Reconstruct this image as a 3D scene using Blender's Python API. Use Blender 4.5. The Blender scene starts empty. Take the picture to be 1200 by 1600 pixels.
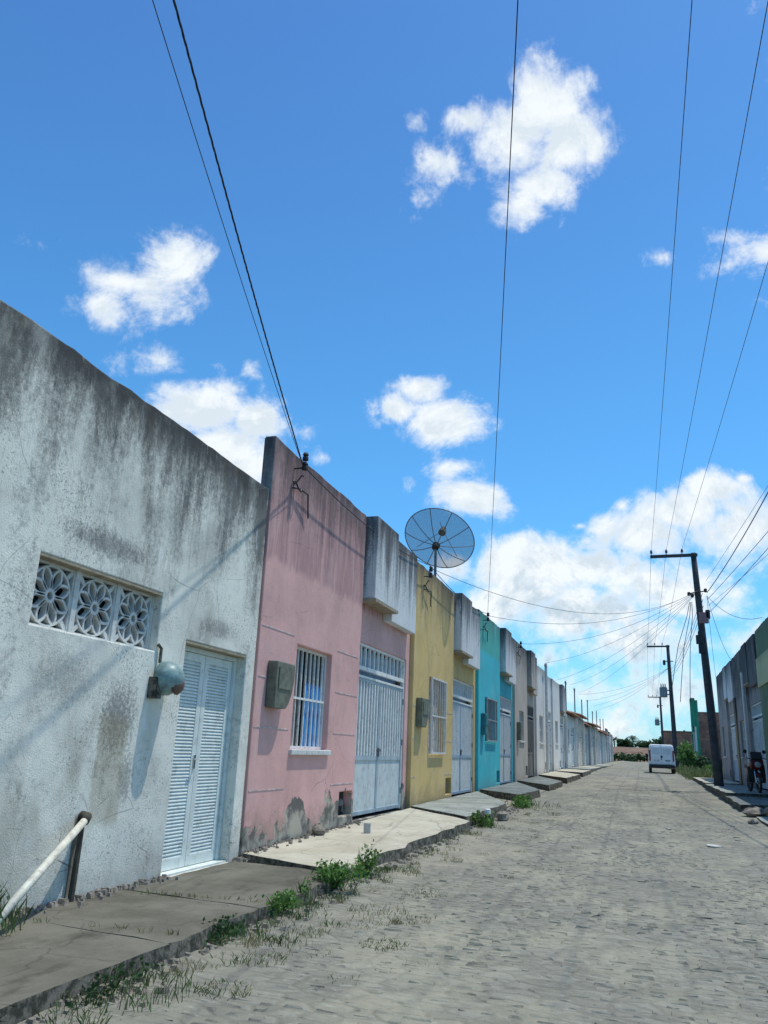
import bpy, math, random
from mathutils import Vector, Matrix, Quaternion
random.seed(7)
C = bpy.context.scene
COL = C.collection
rad = math.radians
# ------------------------------------------------------------------ camera
PIT, YAW, ROL, FPX = rad(16.498), rad(-18.103), rad(2.3456), 1245.27
CAM = Vector((0, 0, 1.35))
fwd = Vector((math.sin(YAW)*math.cos(PIT), math.cos(YAW)*math.cos(PIT), math.sin(PIT)))
rt = Vector((math.cos(YAW), -math.sin(YAW), 0)); up = rt.cross(fwd)
r2 = rt*math.cos(ROL) + up*math.sin(ROL); u2 = -rt*math.sin(ROL) + up*math.cos(ROL)
cam = bpy.data.objects.new('camera', bpy.data.cameras.new('camera')); COL.objects.link(cam)
cam.matrix_world = Matrix(((r2.x, u2.x, -fwd.x, CAM.x), (r2.y, u2.y, -fwd.y, CAM.y), (r2.z, u2.z, -fwd.z, CAM.z), (0, 0, 0, 1)))
cam.data.sensor_fit = 'VERTICAL'; cam.data.sensor_height = 36; cam.data.lens = 36*FPX/1600
cam.data.clip_end = 5000; cam.data.clip_start = 0.05
C.camera = cam
# ------------------------------------------------------------------ exposure, sun, sky
C.view_settings.view_transform = 'Standard'; C.view_settings.look = 'None'
C.view_settings.exposure = 0.45; C.view_settings.gamma = 1.0
SUN = Vector((0.24, 0.16, 1.0)).normalized()          # direction towards the sun: high noon, just in front of the left facades
SKY_STRENGTH, SUN_STRENGTH = 0.122, 2.55
sl = bpy.data.lights.new('sun', 'SUN'); sl.energy = SUN_STRENGTH; sl.angle = rad(0.5); sl.color = (1, .975, .90)
so = bpy.data.objects.new('sun', sl); COL.objects.link(so)
so.rotation_euler = SUN.to_track_quat('Z', 'Y').to_euler(); so.location = (0, 0, 30)

class NT:
    "small helper round a node tree"
    def __init__(s, tree): s.t = tree; tree.nodes.clear()
    def n(s, typ, **kw):
        nd = s.t.nodes.new(typ)
        for k, v in kw.items(): setattr(nd, k, v)
        return nd
    def put(s, sock, v):
        if isinstance(v, bpy.types.NodeSocket): s.t.links.new(v, sock)
        elif v is not None:
            if sock.type == 'RGBA' and len(v) == 3: v = (*v, 1)
            sock.default_value = v
    def m(s, op, a, b=None, c=None, clamp=False):
        nd = s.n('ShaderNodeMath', operation=op, use_clamp=clamp)
        for i, v in enumerate((a, b, c)):
            if v is not None: s.put(nd.inputs[i], v)
        return nd.outputs[0]
    def vm(s, op, a, b=None):
        nd = s.n('ShaderNodeVectorMath', operation=op); s.put(nd.inputs[0], a)
        if b is not None: s.put(nd.inputs[1], b)
        return nd.outputs['Value'] if op in ('DOT_PRODUCT', 'LENGTH', 'DISTANCE') else nd.outputs[0]
    def mix(s, f, a, b, blend='MIX'):
        nd = s.n('ShaderNodeMix', data_type='RGBA', blend_type=blend)
        s.put(nd.inputs[0], f); s.put(nd.inputs[6], a); s.put(nd.inputs[7], b); return nd.outputs[2]
    def noise(s, vec, scale, detail=4, rough=.55, dist=0.0):
        nd = s.n('ShaderNodeTexNoise'); s.put(nd.inputs['Vector'], vec)
        nd.inputs['Scale'].default_value = scale; nd.inputs['Detail'].default_value = detail
        nd.inputs['Roughness'].default_value = rough; nd.inputs['Distortion'].default_value = dist
        return nd.outputs[0]
    def mr(s, v, a, b, c=0.0, d=1.0, smooth=True):
        nd = s.n('ShaderNodeMapRange', interpolation_type='SMOOTHSTEP' if smooth else 'LINEAR')
        for i, x in enumerate((v, a, b, c, d)): s.put(nd.inputs[i], x)
        return nd.outputs[0]
    def scale(s, vec, xyz):
        return s.vm('MULTIPLY', vec, xyz)
    def bump(s, h, strength=.3, dist=.02):
        nd = s.n('ShaderNodeBump'); nd.inputs['Strength'].default_value = strength; nd.inputs['Distance'].default_value = dist
        s.put(nd.inputs['Height'], h); return nd.outputs[0]

def px_dir(x, y):
    d = r2*(x-600)/FPX + u2*(800-y)/FPX + fwd
    return d.normalized()

W = bpy.data.worlds.new('World'); C.world = W; W.use_nodes = True
w = NT(W.node_tree)
sky = w.n('ShaderNodeTexSky', sky_type='NISHITA'); sky.sun_disc = False
sky.sun_elevation = math.asin(SUN.z); sky.sun_rotation = math.atan2(SUN.x, SUN.y)
sky.altitude = 50; sky.air_density = 1.0; sky.dust_density = 0.6; sky.ozone_density = 2.0
dirv = w.n('ShaderNodeTexCoord').outputs['Generated']
# clouds: each blob is a direction in the sky, half-sizes (degrees across, degrees high) and a density
CL = [(855,160,54,66,1),(885,225,48,52,1),(800,215,68,52,1),(735,190,34,30,.75),(690,255,50,34,.62),(815,322,52,36,.72),(855,290,50,40,.9),(925,230,28,28,.7),(650,190,18,16,.35),(665,310,50,26,.34),
 (275,400,60,42,.78),(205,440,85,42,.58),(165,478,60,34,.55),(90,380,30,20,.35),(240,465,60,30,.5),(270,568,70,20,.45),(330,570,24,12,.4),(390,575,14,14,.4),
 (310,645,88,52,1.45),(400,660,58,42,1.35),(350,715,105,75,1.6),(505,715,18,16,.6),(440,670,40,22,.5),
 (655,610,46,30,1.05),(690,660,76,44,1.3),(625,640,50,32,1.05),(740,668,28,24,.7),(700,735,60,20,.5),(640,750,12,16,.4),(735,778,66,36,1.2),(790,790,26,26,.7),
 (1115,765,50,26,.85),(1160,748,14,7,.5),(1060,800,85,38,1),(1000,835,85,45,1),(930,880,95,50,1),(850,880,95,45,.95),(780,885,70,45,.95),(715,890,50,36,.8),(1160,830,80,55,1),(970,790,18,14,.6),(905,822,14,7,.5),
 (1030,915,100,50,1),(900,955,140,50,1),(1000,1005,110,48,.95),(820,930,70,40,.9),(770,940,60,40,.8),(860,1030,50,30,.7),(920,1080,110,60,.75),(1020,1090,120,70,.8),(1170,1010,60,34,.8),(1140,1080,80,50,.8),(960,1140,160,36,.62),
 (1140,415,62,32,.44),(1030,402,30,18,.5),(1200,395,32,24,.42),(1130,372,40,12,.4),(1195,470,24,10,.4),
 (-480,250,160,70,.9),(-450,650,180,90,1),(1900,100,330,200,1.2),(1900,700,330,220,1.2),(2600,500,300,300,1.3),(1480,620,110,50,.8),(2100,-700,400,260,1.2),(1500,-500,200,120,1),(300,-450,200,110,.95),(1100,-600,170,100,.9)]  # clouds out of view; large right-hand ones added as fill light on left walls
mx = None
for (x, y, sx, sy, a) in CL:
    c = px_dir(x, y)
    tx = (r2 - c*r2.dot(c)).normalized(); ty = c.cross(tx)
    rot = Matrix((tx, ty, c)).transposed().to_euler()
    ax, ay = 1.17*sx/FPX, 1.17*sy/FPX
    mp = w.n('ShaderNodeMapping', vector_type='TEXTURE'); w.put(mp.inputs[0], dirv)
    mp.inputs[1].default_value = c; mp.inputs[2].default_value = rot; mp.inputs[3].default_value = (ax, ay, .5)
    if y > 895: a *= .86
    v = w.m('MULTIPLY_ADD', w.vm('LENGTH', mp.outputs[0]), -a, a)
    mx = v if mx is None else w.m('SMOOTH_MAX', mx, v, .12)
nz = w.noise(dirv, 9, 10, .66, .5)
nz2 = w.noise(dirv, 34, 8, .68, .4)
vo_ = w.n('ShaderNodeTexVoronoi', feature='F1', normalize=True); vo_.inputs['Scale'].default_value = 19; vo_.inputs['Detail'].default_value = 4; vo_.inputs['Roughness'].default_value = .6
w.put(vo_.inputs['Vector'], w.vm('ADD', dirv, w.scale(w.n('ShaderNodeTexNoise').outputs[1], (.03, .03, .03))))
bil = w.m('SUBTRACT', .42, vo_.outputs[0])
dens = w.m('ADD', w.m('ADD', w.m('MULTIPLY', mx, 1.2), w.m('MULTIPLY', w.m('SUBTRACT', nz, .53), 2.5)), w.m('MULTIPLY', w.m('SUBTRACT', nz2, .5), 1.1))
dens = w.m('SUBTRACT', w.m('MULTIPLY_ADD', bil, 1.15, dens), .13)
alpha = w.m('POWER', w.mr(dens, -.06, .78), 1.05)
upz = w.noise(w.vm('ADD', dirv, (-.004, .0, .022)), 9, 10, .66, .5)
under = w.m('MULTIPLY_ADD', w.m('SUBTRACT', upz, nz), 3.4, .45)      # thicker cloud above: greyer underside
grey = w.m('ADD', w.m('MULTIPLY_ADD', bil, -1.0, under), w.m('MULTIPLY', w.m('SUBTRACT', nz2, .5), 1.3), clamp=True)
core = w.mr(dens, .30, .80)
sep = w.n('ShaderNodeSeparateXYZ'); w.put(sep.inputs[0], dirv)
low = w.mr(sep.outputs[2], .30, .04)
shade = w.m('MULTIPLY', w.m('MULTIPLY', w.m('MULTIPLY_ADD', grey, 1.9, -.10, clamp=True), core), w.m('MULTIPLY_ADD', low, .62, .38))
cloud_col = w.mix(shade, (5.7, 6.0, 6.2), (2.5, 3.4, 4.1))
skyc = w.mix(1.0, sky.outputs[0], (.41, .91, 1.17), 'MULTIPLY')
zen = w.mr(sep.outputs[2], .35, .85)
skyc = w.mix(zen, skyc, w.mix(1.0, skyc, (.92, .80, .90), 'MULTIPLY'))
veil = w.m('MULTIPLY', w.mr(sep.outputs[2], .22, .0), .45)
skyc = w.mix(veil, skyc, (2.4, 4.3, 5.4))
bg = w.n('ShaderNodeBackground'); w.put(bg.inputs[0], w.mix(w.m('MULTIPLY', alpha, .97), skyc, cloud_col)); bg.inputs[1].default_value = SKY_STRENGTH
wo = w.n('ShaderNodeOutputWorld'); W.node_tree.links.new(bg.outputs[0], wo.inputs[0])

# ------------------------------------------------------------------ materials
def new_mat(name):
    m = bpy.data.materials.new(name); m.use_nodes = True
    t = NT(m.node_tree)
    bs = t.n('ShaderNodeBsdfPrincipled'); out = t.n('ShaderNodeOutputMaterial')
    t.t.links.new(bs.outputs[0], out.inputs[0])
    return m, t, bs, out
def pos(t): return t.n('ShaderNodeNewGeometry').outputs['Position']
def objz_(t): return objz(t)
def objz(t):
    s = t.n('ShaderNodeSeparateXYZ'); t.put(s.inputs[0], t.n('ShaderNodeTexCoord').outputs['Object']); return s.outputs

def flat(name, col, rough=.6, var=.18, scale=6, metal=0, bump=0.0, spec=None, dirt=0.0):
    m, t, bs, _ = new_mat(name)
    p = pos(t)
    f = t.mr(t.noise(p, scale, 5, .6), .3, .7)
    d = tuple(c*(1-var) for c in col); l = tuple(min(1, c*(1+var*.6)) for c in col)
    c = t.mix(f, d, l)
    if dirt:
        c = t.mix(t.m('MULTIPLY', t.mr(t.noise(t.scale(p, (1, 1, .12)), scale*4, 6, .7), .50, .70), dirt*.7), c, tuple(x*.55 for x in col))
        c = t.mix(t.m('MULTIPLY', t.mr(t.noise(p, scale*2.7, 7, .7), .48, .72), dirt), c, (.10, .085, .065))
    t.put(bs.inputs['Base Color'], c)
    bs.inputs['Roughness'].default_value = rough; bs.inputs['Metallic'].default_value = metal
    if spec is not None: bs.inputs['Specular IOR Level'].default_value = spec
    if bump: t.put(bs.inputs['Normal'], t.bump(t.noise(p, 60, 5, .6), bump, .01))
    return m

def wall_mat(name, base, top=5.05, slen=1.6, samt=.8, dirt=(.055, .056, .062), band=.25, blotch=.3, speck=.3, smear=None, peel=0.0, foot=.35, mossy=0.0, rough=0):
    "weathered painted render: rain streaks from the top edge, mould specks, damp at the foot"
    m, t, bs, _ = new_mat(name)
    p = pos(t); z = objz(t)[2]
    col = t.mix(t.m('MULTIPLY', t.mr(t.noise(p, .9, 7, .62), .40, .68), blotch), base, tuple(c*.50+.045 for c in base))
    col = t.mix(t.m('MULTIPLY', t.mr(t.noise(t.scale(p, (1, 1, .5)), 2.2, 6, .6), .45, .7), .16), col, tuple(min(.95, c*1.22) for c in base))
    if smear:                                                   # a second coat of another tone over the upper wall with a ragged lower edge
        zs, sc, amt = smear
        zz = t.m('ADD', z, t.m('MULTIPLY', t.m('SUBTRACT', t.noise(t.scale(p, (1, 2.5, .6)), 2.0, 5, .6), .5), .35))
        f = t.m('MULTIPLY', t.mr(zz, zs-.05, zs+.10), t.m('MULTIPLY', t.mr(t.noise(t.scale(p, (3, 3, .3)), 3.0, 5, .65), .25, .6), amt))
        col = t.mix(f, col, sc)
    sv = t.scale(p, (1, 1, .20 if rough else .10)); gr = t.noise(p, 21, 7, .8)
    h = t.mr(z, top-slen, top, 0, 1, smooth=False)
    st = t.m('MULTIPLY_ADD', h, .50, t.m('MULTIPLY_ADD', t.m('SUBTRACT', gr, .5), .55 if rough else .35, t.noise(sv, 2.3 if rough else 4.0, 8, .68)))
    col = t.mix(t.m('MULTIPLY', t.mr(st, .66, .98), samt), col, dirt)
    st2 = t.m('MULTIPLY_ADD', h, .22, t.m('MULTIPLY_ADD', t.m('SUBTRACT', gr, .5), .3, t.noise(t.scale(p, (1, 1, .06)), 11, 5, .65)))
    col = t.mix(t.m('MULTIPLY', t.mr(st2, .62, .86), samt*(.35 if rough else .7)), col, tuple(c*1.3 for c in dirt))
    zt = t.m('ADD', z, t.m('MULTIPLY', t.m('SUBTRACT', t.noise(t.scale(p, (1, 1, .35)), 4, 9, .75), .5), 1.3))
    col = t.mix(t.m('MULTIPLY', t.mr(zt, top-band-.22, top-band+.22), .88), col, tuple(c*.9 for c in dirt))
    sp = t.m('MULTIPLY', t.mr(t.noise(p, 38, 5, .75), .52, .66), t.mr(t.noise(p, 1.7, 5, .6), .42, .64))
    col = t.mix(t.m('MULTIPLY', sp, speck), col, (.06, .065, .07))
    if rough:                                                   # old unpainted whitewash: black mould freckles and washed-out patches
        n1 = t.noise(t.scale(p, (1, 1, .6)), 1.5, 9, .72); n2 = t.noise(p, 16, 8, .78)
        col = t.mix(t.m('MULTIPLY', t.mr(t.m('MULTIPLY_ADD', n1, .9, t.m('MULTIPLY', n2, .8)), .88, 1.05), .55), col, (.17, .172, .17))
        col = t.mix(t.m('MULTIPLY', t.mr(t.noise(t.scale(p, (1, 1, .22)), 7, 7, .7), .56, .72), .45), col, (.84, .85, .83))
        n3 = t.noise(p, 26, 9, .82)
        for (cy, cz, ry, rz_, k_) in ((6.35, 1.45, .55, .75, .75), (5.6, 1.75, .8, .45, .5), (5.9, 2.95, 1.2, .22, .75), (8.0, 2.5, .8, .22, .55), (6.55, .95, .22, .5, .6), (7.6, 3.3, 1.0, .6, .3)):
            dy = t.m('DIVIDE', t.m('SUBTRACT', objz_(t)[1], cy), ry); dz = t.m('DIVIDE', t.m('SUBTRACT', z, cz), rz_)
            rr_ = t.m('SQRT', t.m('ADD', t.m('MULTIPLY', dy, dy), t.m('MULTIPLY', dz, dz)))
            f_ = t.m('ADD', t.m('MULTIPLY_ADD', t.mr(rr_, 1.5, .0), .55, -.62), t.m('MULTIPLY_ADD', n3, .9, t.m('MULTIPLY', n1, .25)))
            col = t.mix(t.m('MULTIPLY', t.mr(f_, .30, .52), k_), col, (.12, .12, .115))
        for (cy, cz, ry, rz_, k_, cc_) in ((5.97, .34, .06, .42, .8, (.09, .075, .05)), (6.3, 1.0, .28, .6, .4, (.30, .24, .13))):
            dy = t.m('DIVIDE', t.m('SUBTRACT', objz_(t)[1], cy), ry); dz = t.m('DIVIDE', t.m('SUBTRACT', z, cz), rz_)
            rr_ = t.m('MAXIMUM', t.m('ABSOLUTE', dy), t.m('ABSOLUTE', dz))
            col = t.mix(t.m('MULTIPLY', t.mr(t.m('MULTIPLY_ADD', n1, .9, t.mr(rr_, 1.3, .2)), .85, 1.1), k_), col, cc_)
        ckv = t.n('ShaderNodeTexVoronoi', feature='DISTANCE_TO_EDGE'); ckv.inputs['Scale'].default_value = 3.0
        t.put(ckv.inputs['Vector'], t.vm('ADD', p, t.scale(t.n('ShaderNodeTexNoise').outputs[1], (0, .6, .6))))
        ck = t.m('MULTIPLY', t.mr(ckv.outputs[0], .012, .003), t.m('MULTIPLY', t.mr(z, 1.0, .5), t.mr(n1, .47, .56)))
        col = t.mix(t.m('MULTIPLY', ck, .8), col, (.07, .06, .05))
    zf = t.m('ADD', z, t.m('MULTIPLY', t.m('SUBTRACT', t.noise(p, 3.2, 6, .65), .5), .9))
    col = t.mix(t.m('MULTIPLY', t.mr(zf, .45, .05), foot), col, (.20, .165, .12))
    if mossy:
        col = t.mix(t.m('MULTIPLY', t.mr(t.noise(t.scale(p, (1, 1, .5)), 1.3, 5, .6), .56, .7), mossy), col, (.16, .14, .08))
    # sun-bleached patches, hairline cracks and scuffs
    col = t.mix(t.m('MULTIPLY', t.mr(t.noise(t.scale(p, (1, .8, .45)), 1.6, 8, .68), .50, .66), .30), col, tuple(min(.9, c*.75+.20) for c in base))
    col = t.mix(t.m('MULTIPLY', t.mr(t.noise(t.scale(p, (1, 1, .3)), 8, 8, .75), .56, .72), .30), col, tuple(c*.45 for c in base))
    cv = t.n('ShaderNodeTexVoronoi', feature='DISTANCE_TO_EDGE'); cv.inputs['Scale'].default_value = 1.1
    t.put(cv.inputs['Vector'], t.vm('ADD', p, t.scale(t.n('ShaderNodeTexNoise').outputs[1], (0, .7, .7))))
    col = t.mix(t.m('MULTIPLY', t.m('MULTIPLY', t.mr(cv.outputs[0], .006, .001), t.mr(t.noise(p, .8, 4), .45, .6)), .55), col, tuple(c*.3 for c in base))
    hgt = t.noise(p, 70, 5, .65)
    if peel:                                                    # paint fallen off down to the cement along the foot
        pz = t.m('ADD', z, t.m('MULTIPLY', t.m('SUBTRACT', t.noise(t.scale(p, (1, 1, 1.2)), 1.5, 7, .62), .5), 1.9))
        pf = t.mr(pz, peel+.02, peel-.02)
        cem = t.mix(t.mr(t.noise(p, 3, 5, .6), .42, .6), (.14, .13, .115), (.44, .40, .32))
        col = t.mix(pf, col, cem)
        hgt = t.m('SUBTRACT', hgt, t.m('MULTIPLY', pf, .8))
    t.put(bs.inputs['Base Color'], col); bs.inputs['Roughness'].default_value = .88; bs.inputs['Specular IOR Level'].default_value = .25
    t.put(bs.inputs['Normal'], t.bump(t.m('ADD', hgt, t.m('MULTIPLY', t.noise(p, 6, 4), 1.2)), .45, .012))
    return m

M = {}
M['gate'] = flat('gate_paint', (.58, .64, .64), .45, .12, 3, dirt=.45)
M['gate_sheet'] = flat('gate_sheet_paint', (.38, .47, .51), .5, .15, 3, dirt=.45)
M['gate_dark'] = flat('gate_paint_deep', (.30, .41, .52), .5, .12, 3, dirt=.15)
M['gate_grey'] = flat('gate_rusty_grey', (.16, .155, .14), .6, .3, 4, dirt=.4)
M['bar'] = flat('white_bars', (.77, .77, .73), .5, .08, 5, dirt=.4)
M['shutter'] = flat('louver_paint', (.70, .75, .70), .5, .06, 3, dirt=.35)
M['dark'] = flat('dark_interior', (.035, .045, .045), .5, .3, 2)
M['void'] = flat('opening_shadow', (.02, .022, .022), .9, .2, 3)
M['pane'] = flat('dark_glass', (.05, .065, .07), .15, .3, 2)
M['blue'] = flat('blue_curtain', (.04, .26, .58), .8, .3, 9)
M['cobogo'] = flat('breeze_concrete', (.62, .63, .60), .85, .15, 7, bump=.3, dirt=.35)
M['lintel'] = flat('tan_reveal', (.34, .29, .20), .85, .3, 5, bump=.3, dirt=.4)
M['meter_grey'] = flat('aged_grey_plastic', (.15, .16, .115), .6, .35, 9, dirt=.45)
M['meter_turq'] = flat('turquoise_painted_box', (.02, .17, .20), .6, .3, 8, dirt=.2)
M['meter_teal'] = flat('weathered_green_plastic', (.22, .34, .33), .45, .4, 11, dirt=.45)
M['meter_lil'] = flat('greyed_grille_paint', (.34, .36, .38), .6, .3, 7, dirt=.4)
M['rust'] = flat('red_brown_lid', (.15, .085, .07), .6, .4, 12)
M['pipe'] = flat('ivory_pvc', (.66, .63, .52), .6, .15, 7, dirt=.5)
M['wood_dark'] = flat('damp_dark_stub', (.07, .06, .045), .9, .4, 12, bump=.4)
M['steel'] = flat('dull_steel', (.16, .17, .18), .55, .25, 9, metal=.4)
M['black'] = flat('black_rubber', (.02, .02, .022), .6, .3, 9)
M['wire'] = flat('cable_black', (.012, .014, .018), .6, .2, 9)
M['polec'] = flat('dark_pole_concrete', (.055, .06, .065), .85, .35, 5, bump=.3)
M['trans'] = flat('transformer_grey', (.20, .22, .24), .5, .2, 6)
M['pinkbox'] = flat('faded_red_box', (.28, .15, .15), .6, .25, 8)
M['insul'] = flat('brown_porcelain', (.10, .06, .05), .3, .3, 9)
M['tile'] = flat('clay_roof_tile', (.26, .13, .075), .85, .45, 3, bump=.4, dirt=.4)
M['cap'] = flat('dark_coping', (.07, .07, .07), .9, .4, 6, bump=.4)
M['vanw'] = flat('white_car_paint', (.80, .81, .80), .25, .05, 2, dirt=.06)
M['red'] = flat('red_motorbike_paint', (.10, .010, .013), .3, .2, 7)
M['lamp_red'] = flat('red_lamp_lens', (.35, .02, .02), .25, .2, 9)
M['lamp_clear'] = flat('clear_lamp_lens', (.30, .32, .33), .15, .1, 9)
M['chrome'] = flat('chrome', (.6, .6, .6), .2, .05, 9, metal=1)
M['plate'] = flat('number_plate_grey', (.55, .57, .57), .4, .1, 9)
M['score'] = flat('worn_pale_joint', (.62, .52, .48), .9, .4, 9, dirt=.6)
M['stone'] = flat('broken_stone', (.24, .21, .17), .95, .4, 12, bump=.6)
M['white_block'] = flat('whitewashed_block', (.48, .47, .43), .9, .15, 12, bump=.3)
M['trunk'] = flat('tree_bark', (.10, .075, .05), .95, .4, 8, bump=.6)

def leaf_mat(name, col, var=.5):
    m, t, bs, out = new_mat(name)
    p = pos(t)
    c = t.mix(t.mr(t.noise(p, 3.0, 5, .65), .3, .7), tuple(x*(1-var) for x in col), tuple(x*(1+var) for x in col))
    c = t.mix(t.mr(t.noise(p, 31, 2, .5), .45, .7), c, tuple(x*1.35 for x in col))
    t.put(bs.inputs['Base Color'], c); bs.inputs['Roughness'].default_value = .55; bs.inputs['Specular IOR Level'].default_value = .3
    tr = t.n('ShaderNodeBsdfTranslucent'); t.put(tr.inputs[0], c)
    ms = t.n('ShaderNodeMixShader'); ms.inputs[0].default_value = .3
    t.t.links.new(bs.outputs[0], ms.inputs[1]); t.t.links.new(tr.outputs[0], ms.inputs[2]); t.t.links.new(ms.outputs[0], out.inputs[0])
    return m
M['leaf'] = leaf_mat('fresh_leaf', (.10, .20, .045))
M['leaf_dark'] = leaf_mat('dark_leaf', (.035, .075, .025))
M['grass'] = leaf_mat('green_grass_blade', (.11, .16, .055))
M['verge'] = leaf_mat('verge_grass_blade', (.20, .24, .10))
M['dry'] = leaf_mat('dry_grass_blade', (.30, .27, .14), .35)

def concrete_mat(name, a, b, stain=.5, crack=True):
    m, t, bs, _ = new_mat(name)
    p = pos(t)
    c = t.mix(t.mr(t.noise(p, 1.3, 8, .65), .32, .68), a, b)
    c = t.mix(t.m('MULTIPLY', t.mr(t.noise(t.scale(p, (1, .35, 1)), 5.5, 6, .7), .5, .72), stain), c, tuple(x*.42 for x in a))
    c = t.mix(t.m('MULTIPLY', t.mr(t.noise(p, 45, 4, .7), .5, .7), .4), c, tuple(x*.6 for x in b))
    hg = t.noise(p, 40, 6, .65)
    # the broken side of the slab is coloured darker than its trowelled top
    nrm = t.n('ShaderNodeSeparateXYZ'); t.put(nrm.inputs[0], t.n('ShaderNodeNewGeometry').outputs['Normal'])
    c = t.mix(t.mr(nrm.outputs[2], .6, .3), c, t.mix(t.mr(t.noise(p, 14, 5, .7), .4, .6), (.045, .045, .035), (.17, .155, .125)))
    if crack:
        vo = t.n('ShaderNodeTexVoronoi', feature='DISTANCE_TO_EDGE'); vo.inputs['Scale'].default_value = .9
        t.put(vo.inputs['Vector'], t.vm('ADD', p, t.scale(t.n('ShaderNodeTexNoise').outputs[1], (.5, .5, 0))))
        ck = t.mr(vo.outputs[0], .012, .002)
        c = t.mix(t.m('MULTIPLY', ck, .30), c, (.05, .045, .035)); hg = t.m('SUBTRACT', hg, ck)
    t.put(bs.inputs['Base Color'], c); bs.inputs['Roughness'].default_value = .92; bs.inputs['Specular IOR Level'].default_value = .2
    t.put(bs.inputs['Normal'], t.bump(hg, .5, .012))
    return m
M['walk_cream'] = concrete_mat('cream_cement_paving', (.40, .37, .28), (.52, .49, .39), .35)
M['walk_brown'] = concrete_mat('brown_grey_cement_paving', (.105, .098, .075), (.175, .165, .13), .6)
M['walk_grey'] = concrete_mat('grey_cement_paving', (.21, .225, .20), (.34, .36, .32), .5)
M['walk_dark'] = concrete_mat('dark_wet_cement_paving', (.12, .135, .13), (.22, .24, .225), .5)
M['kerb'] = concrete_mat('crumbled_kerb_stone', (.15, .14, .115), (.30, .28, .235), .7, False)

def road_mat():
    m, t, bs, _ = new_mat('dusty_cobble_stone')
    p = pos(t)
    vo = t.n('ShaderNodeTexVoronoi'); vo.inputs['Scale'].default_value = 1.0; vo.inputs['Randomness'].default_value = .7
    t.put(vo.inputs['Vector'], t.scale(p, (4.4, 7.4, 0)))
    ve = t.n('ShaderNodeTexVoronoi', feature='DISTANCE_TO_EDGE'); ve.inputs['Scale'].default_value = 1.0; ve.inputs['Randomness'].default_value = .7
    t.put(ve.inputs['Vector'], t.scale(p, (4.4, 7.4, 0)))
    sx = t.n('ShaderNodeSeparateColor'); t.put(sx.inputs[0], vo.outputs['Color'])
    c = t.mix(sx.outputs[0], (.20, .193, .155), (.268, .258, .212))
    c = t.mix(t.m('MULTIPLY', t.mr(t.noise(p, 22, 6, .7), .42, .7), .30), c, (.12, .12, .105))
    dust = t.mr(t.noise(t.scale(p, (1, .55, 1)), 1.0, 8, .68), .42, .62)
    joint = t.mr(ve.outputs[0], .10, .02)
    c = t.mix(t.m('MULTIPLY', joint, .35), c, (.14, .13, .105))
    c = t.mix(t.m('MULTIPLY', dust, .62), c, (.345, .325, .24))
    c = t.mix(t.m('MULTIPLY', t.mr(t.noise(t.scale(p, (1, .4, 1)), .35, 5, .6), .5, .68), .45), c, (.135, .132, .12))
    c = t.mix(t.m('MULTIPLY', t.mr(t.noise(t.scale(p, (1, 2.2, 1)), 9, 5, .7), .56, .68), .55), c, (.38, .37, .31))
    c = t.mix(t.m('MULTIPLY', t.mr(t.noise(t.scale(p, (.55, 1, 1)), 26, 7, .8), .54, .68), .32), c, (.10, .098, .085))
    c = t.mix(t.m('MULTIPLY', t.mr(t.noise(t.scale(p, (.4, 1, 1)), 3.0, 7, .72), .52, .66), .28), c, (.15, .145, .125))
    t.put(bs.inputs['Base Color'], c); bs.inputs['Roughness'].default_value = .95; bs.inputs['Specular IOR Level'].default_value = .15
    h = t.m('ADD', t.mr(ve.outputs[0], 0, .16), t.m('MULTIPLY', t.noise(p, 28, 6, .7), .9))
    t.put(bs.inputs['Normal'], t.bump(h, .6, .02))
    return m
M['road'] = road_mat()
def sand_mat():
    m, t, bs, _ = new_mat('sandy_dirt')
    p = pos(t)
    c = t.mix(t.mr(t.noise(p, 1.6, 7, .65), .35, .65), (.22, .20, .15), (.34, .32, .25))
    c = t.mix(t.m('MULTIPLY', t.mr(t.noise(p, 30, 5, .7), .5, .7), .5), c, (.14, .125, .095))
    t.put(bs.inputs['Base Color'], c); bs.inputs['Roughness'].default_value = .97; bs.inputs['Specular IOR Level'].default_value = .1
    t.put(bs.inputs['Normal'], t.bump(t.noise(p, 45, 6, .7), .7, .015))
    return m
M['sand'] = sand_mat()
def ground_mat():
    m, t, bs, _ = new_mat('earth_and_scrub')
    p = pos(t)
    c = t.mix(t.mr(t.noise(p, .25, 7, .65), .4, .62), (.22, .17, .11), (.085, .12, .04))
    c = t.mix(t.m('MULTIPLY', t.mr(t.noise(p, 6, 6, .7), .45, .7), .5), c, (.05, .065, .025))
    t.put(bs.inputs['Base Color'], c); bs.inputs['Roughness'].default_value = .97
    t.put(bs.inputs['Normal'], t.bump(t.noise(p, 9, 6, .7), .8, .1))
    return m
M['ground'] = ground_mat()
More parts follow.
